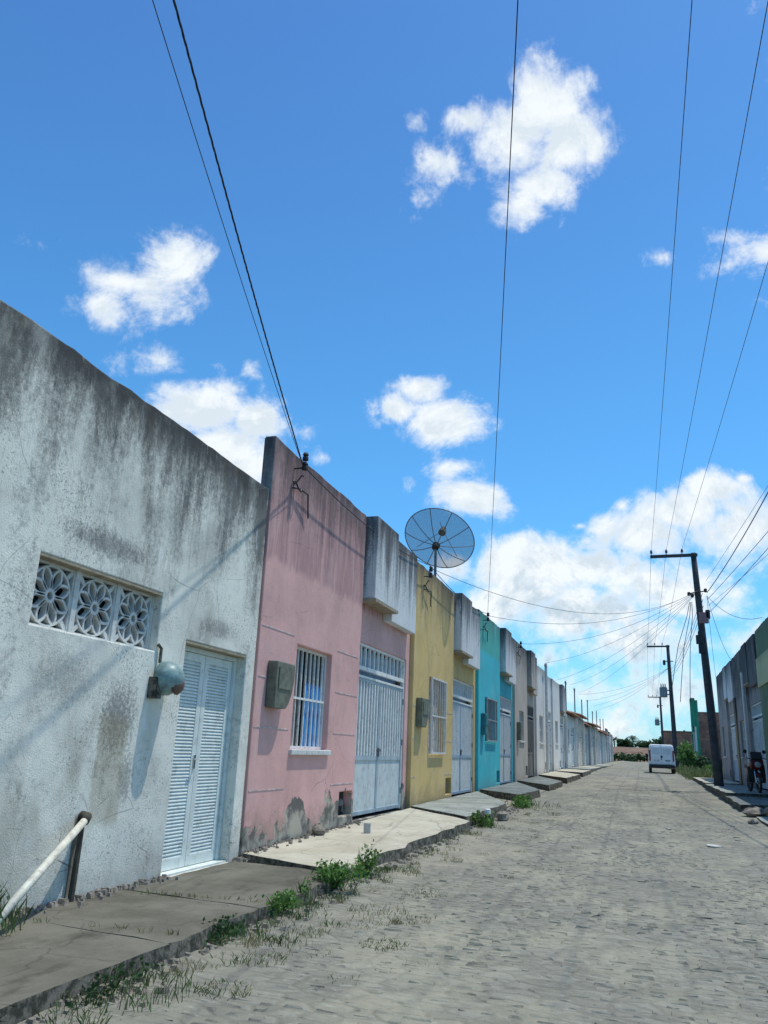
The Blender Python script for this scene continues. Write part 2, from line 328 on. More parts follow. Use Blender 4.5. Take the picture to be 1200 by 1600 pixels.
def brick_mat():
    m, t, bs, _ = new_mat('bare_hollow_brick')
    p = pos(t)
    sp = t.n('ShaderNodeSeparateXYZ'); t.put(sp.inputs[0], p)
    cb = t.n('ShaderNodeCombineXYZ'); t.put(cb.inputs[0], t.m('ADD', sp.outputs[0], sp.outputs[1])); t.put(cb.inputs[1], sp.outputs[2])
    b = t.n('ShaderNodeTexBrick'); t.put(b.inputs['Vector'], cb.outputs[0])
    b.inputs['Color1'].default_value = (.52, .20, .11, 1); b.inputs['Color2'].default_value = (.34, .14, .09, 1); b.inputs['Mortar'].default_value = (.19, .17, .15, 1)
    b.inputs['Scale'].default_value = 1; b.inputs['Brick Width'].default_value = .30; b.inputs['Row Height'].default_value = .20; b.inputs['Mortar Size'].default_value = .02
    c = t.mix(t.m('MULTIPLY', t.mr(t.noise(p, 1.2, 6, .65), .4, .65), .6), b.outputs[0], (.07, .055, .05))
    t.put(bs.inputs['Base Color'], c); bs.inputs['Roughness'].default_value = .95
    t.put(bs.inputs['Normal'], t.bump(b.outputs['Fac'], -.5, .01))
    return m
M['brick'] = brick_mat()
def mesh_screen_mat():
    m, t, bs, out = new_mat('perforated_dish_screen')
    bs.inputs['Base Color'].default_value = (.10, .11, .12, 1); bs.inputs['Roughness'].default_value = .5; bs.inputs['Metallic'].default_value = .3
    tr = t.n('ShaderNodeBsdfTransparent'); ms = t.n('ShaderNodeMixShader')
    t.put(ms.inputs[0], t.mr(t.noise(pos(t), 60, 2, .5), .3, .7, .44, .62))
    t.t.links.new(tr.outputs[0], ms.inputs[1]); t.t.links.new(bs.outputs[0], ms.inputs[2]); t.t.links.new(ms.outputs[0], out.inputs[0])
    return m
M['screen'] = mesh_screen_mat()

# ------------------------------------------------------------------ mesh helpers
class MB:
    def __init__(s): s.v = []; s.f = []; s.mi = []
    def face(s, pts, mi=0):
        b = len(s.v); s.v += [tuple(p) for p in pts]; s.f.append(tuple(range(b, b+len(pts)))); s.mi.append(mi); return s
    def hexa(s, p, mi=0):
        "p: 4 bottom corners counter-clockwise, then 4 top"
        b = len(s.v); s.v += [tuple(q) for q in p]
        for q in ((3, 2, 1, 0), (4, 5, 6, 7), (0, 1, 5, 4), (1, 2, 6, 5), (2, 3, 7, 6), (3, 0, 4, 7)):
            s.f.append(tuple(b+i for i in q)); s.mi.append(mi)
        return s
    def box(s, x0, x1, y0, y1, z0, z1, mi=0):
        return s.hexa([(x0, y0, z0), (x1, y0, z0), (x1, y1, z0), (x0, y1, z0), (x0, y0, z1), (x1, y0, z1), (x1, y1, z1), (x0, y1, z1)], mi)
    def tube(s, pts, r, n=8, caps=True, mi=0):
        pts = [Vector(p) for p in pts]; R = r if isinstance(r, (list, tuple)) else [r]*len(pts)
        b = len(s.v); prev = None
        for i, p in enumerate(pts):
            d = (pts[min(i+1, len(pts)-1)]-pts[max(i-1, 0)]).normalized()
            if prev is None:
                a = Vector((0, 0, 1)) if abs(d.z) < .9 else Vector((1, 0, 0)); x = d.cross(a).normalized()
            else: x = (prev-d*prev.dot(d)).normalized()
            prev = x; y = d.cross(x)
            for k in range(n):
                a = 2*math.pi*k/n; s.v.append(tuple(p+(x*math.cos(a)+y*math.sin(a))*R[i]))
        for i in range(len(pts)-1):
            for k in range(n):
                k2 = (k+1) % n
                s.f.append((b+i*n+k, b+i*n+k2, b+(i+1)*n+k2, b+(i+1)*n+k)); s.mi.append(mi)
        if caps:
            s.f.append(tuple(b+k for k in range(n))[::-1]); s.mi.append(mi)
            s.f.append(tuple(b+(len(pts)-1)*n+k for k in range(n))); s.mi.append(mi)
        return s
    def lathe(s, prof, n=16, c=(0, 0, 0), axis='z', mi=0):
        "prof: list of (radius, height)"
        b = len(s.v)
        for (r, h) in prof:
            for k in range(n):
                a = 2*math.pi*k/n; q = (r*math.cos(a), r*math.sin(a), h)
                if axis == 'x': q = (q[2], q[0], q[1])
                if axis == 'y': q = (q[1], q[2], q[0])
                s.v.append((q[0]+c[0], q[1]+c[1], q[2]+c[2]))
        for i in range(len(prof)-1):
            for k in range(n):
                k2 = (k+1) % n
                s.f.append((b+i*n+k, b+i*n+k2, b+(i+1)*n+k2, b+(i+1)*n+k)); s.mi.append(mi)
        s.f.append(tuple(b+k for k in range(n))[::-1]); s.mi.append(mi)
        s.f.append(tuple(b+(len(prof)-1)*n+k for k in range(n))); s.mi.append(mi)
        return s
    def prism(s, poly, axis, a0, a1, mi=0):
        "poly in the two other axes, extruded along axis"
        def mk(q, h):
            return {'x': (h, q[0], q[1]), 'y': (q[0], h, q[1]), 'z': (q[0], q[1], h)}[axis]
        n = len(poly); b = len(s.v)
        s.v += [mk(q, a0) for q in poly] + [mk(q, a1) for q in poly]
        s.f.append(tuple(range(b, b+n))[::-1]); s.f.append(tuple(range(b+n, b+2*n))); s.mi += [mi, mi]
        for k in range(n):
            k2 = (k+1) % n; s.f.append((b+k, b+k2, b+n+k2, b+n+k)); s.mi.append(mi)
        return s
    def wall(s, xf, xb, y0, y1, z0, z1, holes=(), mi=0, rag=0.0):
        "wall in the y-z plane with real openings"
        ys = sorted({y0, y1, *[h[0] for h in holes], *[h[1] for h in holes]}); zs = sorted({z0, z1, *[h[2] for h in holes], *[h[3] for h in holes]})
        n_ = max(1, int((y1-y0)/.22)); ys = sorted(set(ys) | {y for y in (y0+(y1-y0)*(k+.35*math.sin(k*7.3))/n_ for k in range(1, n_)) if all(abs(y-q) > .03 for q in ys)})
        ys = [y for y in ys if y0 <= y <= y1]; zs = [z for z in zs if z0 <= z <= z1]
        def solid(i, j):
            if i < 0 or j < 0 or i >= len(ys)-1 or j >= len(zs)-1: return False
            yc, zc = (ys[i]+ys[i+1])/2, (zs[j]+zs[j+1])/2
            return not any(h[0] < yc < h[1] and h[2] < zc < h[3] for h in holes)
        idx = {}
        def V(x, y, z):
            k = (round(x, 4), round(y, 4), round(z, 4))
            if k not in idx:
                idx[k] = len(s.v)
                if abs(z-z1) < 1e-6: z += .030*(hash2(round(y*50), round(z1*70)+3)-.6) + .02*(vnoise(y*.9, z1*3)-.5)
                s.v.append((x, y, z))
            return idx[k]
        def F(*q): s.f.append(tuple(V(*a) for a in q)); s.mi.append(mi)
        for i in range(len(ys)-1):
            for j in range(len(zs)-1):
                if not solid(i, j): continue
                a, b_, c, d = ys[i], ys[i+1], zs[j], zs[j+1]
                F((xf, a, c), (xf, b_, c), (xf, b_, d), (xf, a, d)); F((xb, a, d), (xb, b_, d), (xb, b_, c), (xb, a, c))
                if not solid(i-1, j): F((xb, a, c), (xf, a, c), (xf, a, d), (xb, a, d))
                if not solid(i+1, j): F((xf, b_, c), (xb, b_, c), (xb, b_, d), (xf, b_, d))
                if not solid(i, j-1): F((xb, a, c), (xb, b_, c), (xf, b_, c), (xf, a, c))
                if not solid(i, j+1): F((xf, a, d), (xf, b_, d), (xb, b_, d), (xb, a, d))
        return s
    def build(s, name, mats, parent=None, smooth=False, bevel=0.0, loc=None):
        me = bpy.data.meshes.new(name); me.from_pydata(s.v, [], s.f); me.update()
        if not isinstance(mats, (list, tuple)): mats = [mats]
        for m in mats: me.materials.append(M[m] if isinstance(m, str) else m)
        me.polygons.foreach_set('material_index', s.mi)
        if smooth: me.polygons.foreach_set('use_smooth', [True]*len(s.f))
        o = bpy.data.objects.new(name, me); COL.objects.link(o)
        if parent is not None: o.parent = parent
        if loc: o.location = loc
        if bevel:
            b = o.modifiers.new('bevel', 'BEVEL'); b.width = bevel; b.segments = 2; b.limit_method = 'ANGLE'; b.angle_limit = rad(40)
        return o
def tag(o, label=None, cat=None, group=None, kind=None):
    for k, v in (('label', label), ('category', cat), ('group', group), ('kind', kind)):
        if v: o[k] = v
    return o
def thing(name, loc, label, cat, group=None, rz=0.0):
    o = bpy.data.objects.new(name, None); COL.objects.link(o); o.location = loc; o.rotation_euler = (0, 0, rz); o.empty_display_size = .3
    return tag(o, label, cat, group)
def interp(tab, x):
    if x <= tab[0][0]: return tab[0][1]
    for (a, b), (c, d) in zip(tab, tab[1:]):
        if x <= c: return b+(d-b)*(x-a)/(c-a)
    return tab[-1][1]
RZ = [(-60, -.03), (7, -.03), (10, .01), (16, .08), (25, .18), (35, .29), (45, .40), (57, .50), (75, .58), (100, .66), (160, .78), (400, .9)]
rz = lambda y: interp(RZ, y)

# ------------------------------------------------------------------ the setting: ground, road, pavements
g = MB()
ys = [-400, -100, -40, -10, 0, 7, 10, 16, 25, 35, 45, 57, 75, 100, 130, 160, 220, 400, 900, 2500]
xs = [-2500, -600, -150, -40, -12, -4.6, -3, 2.3, 3.6, 12, 40, 150, 600, 2500]
for i in range(len(ys)-1):
    for j in range(len(xs)-1):
        g.face([(xs[j], ys[i], rz(ys[i])-.06), (xs[j+1], ys[i], rz(ys[i])-.06), (xs[j+1], ys[i+1], rz(ys[i+1])-.06), (xs[j], ys[i+1], rz(ys[i+1])-.06)])
tag(g.build('ground', 'ground'), kind='structure')

def hash2(i, j):
    n = math.sin(i*127.1+j*311.7)*43758.5453; return n-math.floor(n)
def vnoise(x, y):
    i, j = math.floor(x), math.floor(y); a, b = x-i, y-j
    a = a*a*(3-2*a); b = b*b*(3-2*b)
    return (hash2(i, j)*(1-a)+hash2(i+1, j)*a)*(1-b)+(hash2(i, j+1)*(1-a)+hash2(i+1, j+1)*a)*b
def fbm(x, y): return .5*vnoise(x, y)+.28*vnoise(2.1*x+5, 2.1*y+9)+.15*vnoise(4.3*x+1, 4.3*y+3)+.07*vnoise(9*x, 9*y)
KL, KR = -3.02, 2.24                                          # kerb lines
def sand_h(x, y):
    e = max(0, 1-(x-KL)/1.15); e2 = max(0, 1-(KR-x)/.8)
    return rz(y) - .0085 + .05*(fbm(x*.8+3, y*.5)-.45) + .055*e*e*fbm(x*2, y*1.2+7) + .04*e2*e2*fbm(x*2+9, y*1.2) + .020*(fbm(x*3.1, y*4.3)-.5)
# sandy bed that fills the joints and buries the stones along the kerbs
sd = MB(); nx = 54
rows = [-14+.5*k for k in range(24)] + [-2+.11*k for k in range(220)] + [22.2+.5*k for k in range(60)] + [52.2+3*k for k in range(37)]
for y in rows:
    for k in range(nx+1):
        x = KL-.1+(KR-KL+.2)*k/nx
        sd.v.append((x, y, sand_h(x, y)))
for i in range(len(rows)-1):
    for k in range(nx):
        a = i*(nx+1)+k; sd.f.append((a, a+1, a+nx+2, a+nx+1)); sd.mi.append(0)
tag(sd.build('road', 'road', smooth=True), kind='structure')
# the stones themselves where they can be told apart
st = MB(); y = -3.0; row = 0
while y < 36:
    d = random.uniform(.10, .135) if y < 18 else random.uniform(.13, .2); x = KL+.05+random.uniform(0, .2)
    while x < KR-.1:
        wd = random.uniform(.11, .22)
        j = .012+random.random()*.012; yo = random.uniform(-.02, .02)
        h = rz(y) + random.gauss(0, .0028) - .001 + .03*(fbm(x*.8+3, y*.5)-.45)
        if h+.004 > sand_h(x+wd/2, y+d/2) and random.random() < (36-y)/14:
            x0, x1, y0, y1 = x+j, x+wd-j, y+j+yo, y+d-j+yo; i_ = random.uniform(.02, .035)
            tl = [random.gauss(0, .003) for _ in range(4)]
            b = len(st.v)
            st.v += [(x0, y0, h-.05), (x1, y0, h-.05), (x1, y1, h-.05), (x0, y1, h-.05),
                     (x0+random.uniform(0, .02), y0+random.uniform(0, .012), h-.014), (x1-random.uniform(0, .02), y0+random.uniform(0, .012), h-.014), (x1-random.uniform(0, .02), y1-random.uniform(0, .012), h-.014), (x0+random.uniform(0, .02), y1-random.uniform(0, .012), h-.014),
                     (x0+i_, y0+i_, h+tl[0]), (x1-i_, y0+i_, h+tl[1]), (x1-i_, y1-i_, h+tl[2]), (x0+i_, y1-i_, h+tl[3])]
            for q in ((0, 1, 5, 4), (1, 2, 6, 5), (2, 3, 7, 6), (3, 0, 4, 7), (4, 5, 9, 8), (5, 6, 10, 9), (6, 7, 11, 10), (7, 4, 8, 11), (8, 9, 10, 11)):
                st.f.append(tuple(b+k for k in q)); st.mi.append(0)
        x += wd
    y += d; row += 1
tag(st.build('road_cobbles', 'road'), kind='structure')

def slab(corners, mat, name='pavement', depth=.3, rag=.04, nseg=14):
    "corners: wall-near, kerb-near, kerb-far, wall-far, each (x, y, z of the top); the kerb edge is broken and uneven"
    a, b, c, d = [Vector(q) for q in corners]
    m = MB(); n = nseg; k = 5
    for i in range(n+1):
        for j in range(k+1):
            u, v = i/n, j/k
            p = (a*(1-u)+d*u)*(1-v)+(b*(1-u)+c*u)*v
            if j == k: p = p + Vector((random.uniform(-rag, rag*.6), random.uniform(-.02, .02) if 0 < i < n else 0, random.uniform(-.012, 0)))
            else: p = p + Vector((0, 0, random.uniform(-.004, .004)))
            m.v.append(tuple(p))
    nb = len(m.v)
    for i in range(n):
        for j in range(k):
            q = i*(k+1)+j; m.f.append((q, q+k+1, q+k+2, q+1)[::-1]); m.mi.append(0)
    ring = [i*(k+1)+k for i in range(n+1)]; near = [j for j in range(k+1)]; far = [n*(k+1)+j for j in range(k+1)]
    for edge, flip, out in ((ring, False, Vector((.05, 0, 0))), (near, False, Vector((0, -.01, 0))), (far, True, Vector((0, .01, 0)))):
        base = len(m.v)
        for e in edge: p = m.v[e]; m.v.append((p[0]+out.x*random.uniform(.2, 1.4), p[1]+out.y, p[2]-depth))
        for t_ in range(len(edge)-1):
            f = (edge[t_], edge[t_+1], base+t_+1, base+t_)
            m.f.append(f if flip else f[::-1]); m.mi.append(0)
    # make every face point outwards
    o = m.build(name, mat)
    import bmesh
    bm = bmesh.new(); bm.from_mesh(o.data); bmesh.ops.recalc_face_normals(bm, faces=bm.faces)
    top = [f for f in bm.faces if abs(f.normal.z) > .8]
    if top and sum(f.normal.z for f in top) < 0: bmesh.ops.reverse_faces(bm, faces=bm.faces)
    bm.to_mesh(o.data); bm.free()
    return tag(o, kind='structure')
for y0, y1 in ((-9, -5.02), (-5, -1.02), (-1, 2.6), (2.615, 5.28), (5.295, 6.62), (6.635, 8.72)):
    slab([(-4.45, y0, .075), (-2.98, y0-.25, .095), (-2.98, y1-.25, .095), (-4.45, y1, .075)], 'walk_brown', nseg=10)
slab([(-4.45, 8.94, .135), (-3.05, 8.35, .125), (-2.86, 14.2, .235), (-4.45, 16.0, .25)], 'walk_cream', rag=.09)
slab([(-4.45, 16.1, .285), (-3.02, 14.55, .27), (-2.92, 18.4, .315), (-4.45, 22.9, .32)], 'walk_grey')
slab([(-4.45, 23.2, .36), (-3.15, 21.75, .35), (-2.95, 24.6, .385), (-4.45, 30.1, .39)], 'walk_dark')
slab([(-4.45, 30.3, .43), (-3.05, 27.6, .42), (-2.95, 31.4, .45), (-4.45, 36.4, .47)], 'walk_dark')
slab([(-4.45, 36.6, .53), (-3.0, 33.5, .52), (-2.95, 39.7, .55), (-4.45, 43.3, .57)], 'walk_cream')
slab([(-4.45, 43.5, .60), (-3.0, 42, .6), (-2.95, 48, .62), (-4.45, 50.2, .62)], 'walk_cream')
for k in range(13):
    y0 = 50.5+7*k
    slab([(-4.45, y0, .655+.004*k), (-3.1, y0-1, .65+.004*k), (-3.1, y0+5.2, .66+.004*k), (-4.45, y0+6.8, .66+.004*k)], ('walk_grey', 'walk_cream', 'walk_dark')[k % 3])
# earth strip under the left pavements, and the right pavement in two levels
m = MB()
for (a, b) in zip(RZ[1:-1], RZ[2:]):
    m.hexa([(-4.5, a[0], a[1]-.3), (-3.15, a[0], a[1]-.3), (-3.15, b[0], b[1]-.3), (-4.5, b[0], b[1]-.3), (-4.5, a[0], a[1]+.04), (-3.15, a[0], a[1]+.03), (-3.15, b[0], b[1]+.03), (-4.5, b[0], b[1]+.04)])
tag(m.build('pavement_bed', 'sand'), kind='structure')
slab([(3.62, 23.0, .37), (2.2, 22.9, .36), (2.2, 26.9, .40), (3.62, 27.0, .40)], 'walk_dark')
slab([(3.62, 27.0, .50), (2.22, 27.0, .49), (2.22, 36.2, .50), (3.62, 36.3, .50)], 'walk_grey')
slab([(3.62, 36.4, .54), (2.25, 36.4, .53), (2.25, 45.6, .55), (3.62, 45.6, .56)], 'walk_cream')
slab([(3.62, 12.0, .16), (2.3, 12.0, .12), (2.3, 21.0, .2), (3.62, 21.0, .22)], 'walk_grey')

# ------------------------------------------------------------------ houses
def mk_gate(h, y0, y1, z1, split, mat_low='gate', mat_bar='bar', mat_sheet='gate', xr=-.12, nb=9, solid_h=.95):
    "double-leaf sheet-iron gate with a barred transom: frame part > leaves, transom, handle"
    f = MB(); t = .045
    f.box(xr-.05, xr+.02, y0, y0+t, 0.02, z1-.004); f.box(xr-.05, xr+.02, y1-t, y1, 0.02, z1-.004); f.box(xr-.05, xr+.02, y0+t, y1-t, z1-t, z1-.004); f.box(xr-.05, xr+.02, y0+t, y1-t, split, split+.07)
    f.box(xr-.05, xr+.025, y0+t, y1-t, split-.13, split-.09)
    gate = f.build('gate', mat_bar, h)
    tr = MB(); n = nb+3
    for k in range(n):
        yc = y0+t+(y1-y0-2*t)*(k+.5)/n
        tr.box(xr-.035, xr+.005, yc-.022, yc+.022, split+.07, z1-t)
    tr.build('transom_bars', mat_bar, gate)
    tb = MB().box(xr-.17, xr-.16, y0+.005, y1-.005, split-.19, z1-t); tb.build('transom_backing', 'gate_dark', gate)
    ym = (y0+y1)/2
    for a, b in ((y0+t+.006, ym-.006), (ym+.006, y1-t-.006)):
        l = MB(); zt = split-.135
        l.box(xr-.04, xr-.02, a, b, .04, zt)                        # back sheet
        l.box(xr-.02, xr+.012, a, a+.04, .04, zt); l.box(xr-.02, xr+.012, b-.04, b, .04, zt)
        l.box(xr-.02, xr+.012, a+.04, b-.04, solid_h-.03, solid_h+.04); l.box(xr-.02, xr+.012, a+.04, b-.04, .04, .10); l.box(xr-.02, xr+.012, a+.04, b-.04, zt-.05, zt)
        lf = l.build('gate_leaf', mat_sheet, gate)
        bb = MB()
        for k in range(nb):
            yc = a+.04+(b-a-.08)*(k+.5)/nb
            bb.box(xr-.018, xr+.010, yc-.026, yc+.026, solid_h+.04, zt-.05)
        # parented to the gate (three levels at most)
        bb.build('leaf_bars', mat_bar, gate)
        lo = MB().box(xr-.018, xr-.004, a+.04, b-.04, .10, solid_h-.03); lo.build('leaf_panel', mat_low, gate)
    for yh in (y0+t+.004, y1-t-.004):
        for zh in (.3, 1.2, zt-.3): MB().lathe([(.014, 0), (.014, .11)], 8, (xr+.018, yh, zh)).build('hinge', 'steel', gate)
    hd = MB(); hd.box(xr+.012, xr+.05, ym-.07, ym+.07, solid_h+.12, solid_h+.16); hd.box(xr+.012, xr+.03, ym-.03, ym+.05, solid_h+.03, solid_h+.18)
    hd.build('handle', 'steel', gate)
    return gate

def mk_window(h, y0, y1, z0, z1, nb=8, inset=-.105, curtain=False, proud=False, sill=True, backing='dark', wm='bar'):
    x = .05 if proud else inset
    f = MB(); t = .04
    f.box(x-.02, x+.02, y0, y0+t, z0, z1-.003); f.box(x-.02, x+.02, y1-t, y1, z0, z1-.003); f.box(x-.02, x+.02, y0+t, y1-t, z1-t, z1-.003); f.box(x-.02, x+.02, y0+t, y1-t, z0, z0+t)
    win = f.build('window', wm, h)
    b = MB()
    for k in range(nb):
        yc = y0+t+(y1-y0-2*t)*(k+.5)/nb
        b.box(x-.012, x+.012, yc-.010, yc+.010, z0+t, z1-t)
    b.box(x+.012, x+.028, y0+t, y1-t, (z0+z1)/2-.03, (z0+z1)/2)
    if proud:
        for yy in (y0+.02, y1-.05):
            for zz in (z0+.1, z1-.14): b.box(.003, x-.02, yy, yy+.03, zz, zz+.03)
    b.build('grille', wm, win)
    p = MB()
    xp = -.145
    p.box(xp-.01, xp, y0+.002, y1-.002, z0+.002, z1-.006); p.box(xp, xp+.02, y0+.45*(y1-y0), y0+.49*(y1-y0), z0+.01, z1-.01)
    p.build('shutter_panel', backing, win)
    if curtain:
        c = MB(); n = 26; ya, yb = y0+.50*(y1-y0), y1-.05
        for k in range(n+1):
            yy = ya+(yb-ya)*k/n; xx = -.132+.006*math.sin(k*1.3)
            c.v += [(xx, yy, z0+.03), (xx+.006*math.sin(k), yy, z0+.64*(z1-z0)), (xx-.006, yy, z0+.66*(z1-z0))]
        for k in range(n):
            for j in (0, 1): c.f.append((3*k+j, 3*k+3+j, 3*k+4+j, 3*k+1+j)); c.mi.append(0)
        c.build('curtain', 'blue', win, smooth=True)
    if sill:
        s_ = MB().box(-.14, .05, y0-.06, y1+.06, z0-.075, z0-.004); s_.build('window_sill', 'cobogo', win, bevel=.01)
    return win

def mk_meter(h, y0, y1, z0, z1, mat='meter_grey'):
    m = MB(); c = .10*(z1-z0)/.6
    poly = [(y0, z0), (y1-.40*(y1-y0), z0), (y1-.14, z0+.06), (y1-.05, z0+.20), (y1, z0+.38), (y1, z1-.02), (y1-.03, z1), (y0, z1)]
    m.prism(poly, 'x', .004, .14)
    box = m.build('meter_box', mat, h, bevel=.012)
    MB().box(.14, .152, y0+.06, y1-.12, z1-.34, z1-.08).build('meter_lid', mat, box)
    return box

def mk_bracket(h, y, z):
    m = MB()
    m.tube([(.0, y, z-.03), (.10, y, z-.03), (.16, y+.02, z)], .012, 6)
    m.tube([(.02, y-.05, z-.33), (.06, y+.1, z-.30), (.08, y+.35, z-.31), (.05, y+.45, z-.5), (.04, y+.5, z-.62)], .012, 6)
    for k in range(2): m.lathe([(.02, 0), (.045, .01), (.045, .05), (.03, .07), (.045, .09), (.03, .12)], 8, (.15, y+.02, z-.06+.14*k))
    a = [(.05+.05*math.cos(t_*.9), y+.05+.06*math.cos(t_*.7), z-.12-.03*t_+.05*math.sin(t_*1.7)) for t_ in range(9)]
    m.tube(a, .012, 5)
    return m.build('service_bracket', 'black', h)

def mk_score_lines(h, spans, zs, mat='score'):
    for (a, b) in spans:
        for z in zs: MB().box(-.004, .005, a, b, z-.007, z+.007).build('score_line', mat, h)

def house_body(h, L, H, wmat, depth=8.0, roofz=None):
    "side and back walls, roof sheet hidden by the parapet"
    rz_ = roofz or H-1.3
    b = MB()
    b.box(-depth, -.275, .03, .17, -.3, rz_); b.box(-depth, -.275, L-.17, L-.03, -.3, rz_); b.box(-depth-.15, -depth-.003, .03, L-.03, -.3, rz_-.5)
    b.build('side_walls', wmat, h)
    r_ = MB(); r_.hexa([(-depth-.3, .02, rz_-.46), (-.28, .02, rz_+.06), (-.28, L-.02, rz_+.06), (-depth-.3, L-.02, rz_-.46), (-depth-.3, .02, rz_-.38), (-.28, .02, rz_+.14), (-.28, L-.02, rz_+.14), (-depth-.3, L-.02, rz_-.38)])
    r_.build('roof', 'tile', h)

def terrace_house(name, loc, L, H, wmat, pmat, label, rz=0.0, win=(.165, .35, 1.07, 2.46), gate_mats=('gate', 'bar', 'gate_sheet'), curtain=False, proud=False, nb=8,
                  meter=(.040, .118, 1.56, 2.14), meter_mat='meter_grey', bracket=True, niche=True, score=None, panel=True, gate_h=2.88, split=2.42, pp_=(.18, .09, .02), win_mat='bar', group='terraced houses along the street', backing='dark', cap=True):
    h = thing(name, loc, label, 'house', None, rz)
    s1 = .53*L; rec = -.09
    holes1 = [(win[0]*L, win[1]*L, win[2], win[3])] if win else []
    if niche: holes1.append((s1-.66, s1-.08, .10, .46))
    w_ = MB()
    w_.wall(0, -.16, 0, s1, -.4, H, holes1)
    g0, g1 = s1+.03, L*.966
    w_.wall(rec, -.26, s1+.002, L, -.4, H-.02, [(g0, g1, -.02, gate_h)])
    w_.build('wall', wmat, h, bevel=.014)
    if panel:
        p = MB(); p.box(rec+.003, pp_[0], s1+.12, s1+1.42, H-1.46, H+pp_[2]); pp = p.build('parapet_panel', pmat, h, bevel=.012)
        p = MB(); p.box(rec+.003, pp_[1], s1+1.425, L-.25, H-1.66, H-.02); p.build('parapet_panel', pmat, h, bevel=.012)
        MB().box(rec+.005, pp_[0]+.025, s1+.09, s1+1.45, H-1.52, H-1.463).build('panel_drip', 'lintel', pp)
    if win: mk_window(h, win[0]*L+.002, win[1]*L-.002, win[2]+.003, win[3], nb, curtain=curtain, proud=proud, backing=backing, wm=win_mat, sill=not proud)
    if niche:
        n = MB(); n.box(-.155, -.145, s1-.658, s1-.082, .102, .458); nn = n.build('water_meter_niche', 'void', h)
        n = MB(); n.tube([(-.10, s1-.5, .15), (-.10, s1-.5, .28), (-.10, s1-.25, .28), (-.10, s1-.25, .15)], .018, 6); n.lathe([(.03, 0), (.06, .02), (.06, .09), (.03, .11)], 10, (-.10, s1-.38, .24)); n.build('water_meter', 'steel', nn)
    mk_gate(h, g0+.002, g1-.002, gate_h, split, gate_mats[0], gate_mats[1], gate_mats[2], xr=rec-.05)
    if meter: mk_meter(h, meter[0]*L, meter[1]*L, meter[2], meter[3], meter_mat)
    if bracket: mk_bracket(h, .09*L, H-.20)
    if score: mk_score_lines(h, score[0], score[1])
    house_body(h, L, H, wmat)
    return h

# --- near white house
wm_white = wall_mat('mouldy_whitewash', (.82, .80, .69), top=4.46, slen=2.1, samt=.85, band=.24, blotch=.62, speck=.95, foot=.3, mossy=.4, dirt=(.058, .058, .058), rough=1)
H0 = thing('house', (-4.5, 0.0, .06), 'grimy whitewashed house in the foreground with a breeze-block vent and louvred white doors', 'house')
b = MB(); b.wall(0, -.24, -4.0, 8.93, -.4, 4.46, [(5.05, 6.80, 2.11, 2.68), (7.33, 8.70, .0, 2.29)]); b.build('wall', wm_white, H0, bevel=.014)
b = MB(); b.box(-8, -.165, -3.95, -3.8, -.4, 3.6); b.box(-8, -.165, 8.75, 8.9, -.4, 3.6); b.box(-8.15, -8.003, -3.95, 8.9, -.4, 3.2); b.build('side_walls', wm_white, H0)
b = MB(); b.hexa([(-8.3, -3.9, 3.2), (-.165, -3.9, 3.65), (-.165, 8.85, 3.65), (-8.3, 8.85, 3.2), (-8.3, -3.9, 3.28), (-.165, -3.9, 3.73), (-.165, 8.85, 3.73), (-8.3, 8.85, 3.28)]); b.build('roof', 'tile', H0)
b = MB(); b.box(-.22, -.004, 5.052, 6.798, 2.655, 2.677); b.build('vent_lintel', 'lintel', H0)
vb = MB(); vb.box(-.235, -.228, 5.053, 6.797, 2.113, 2.654); vent = vb.build('vent_opening', 'void', H0)
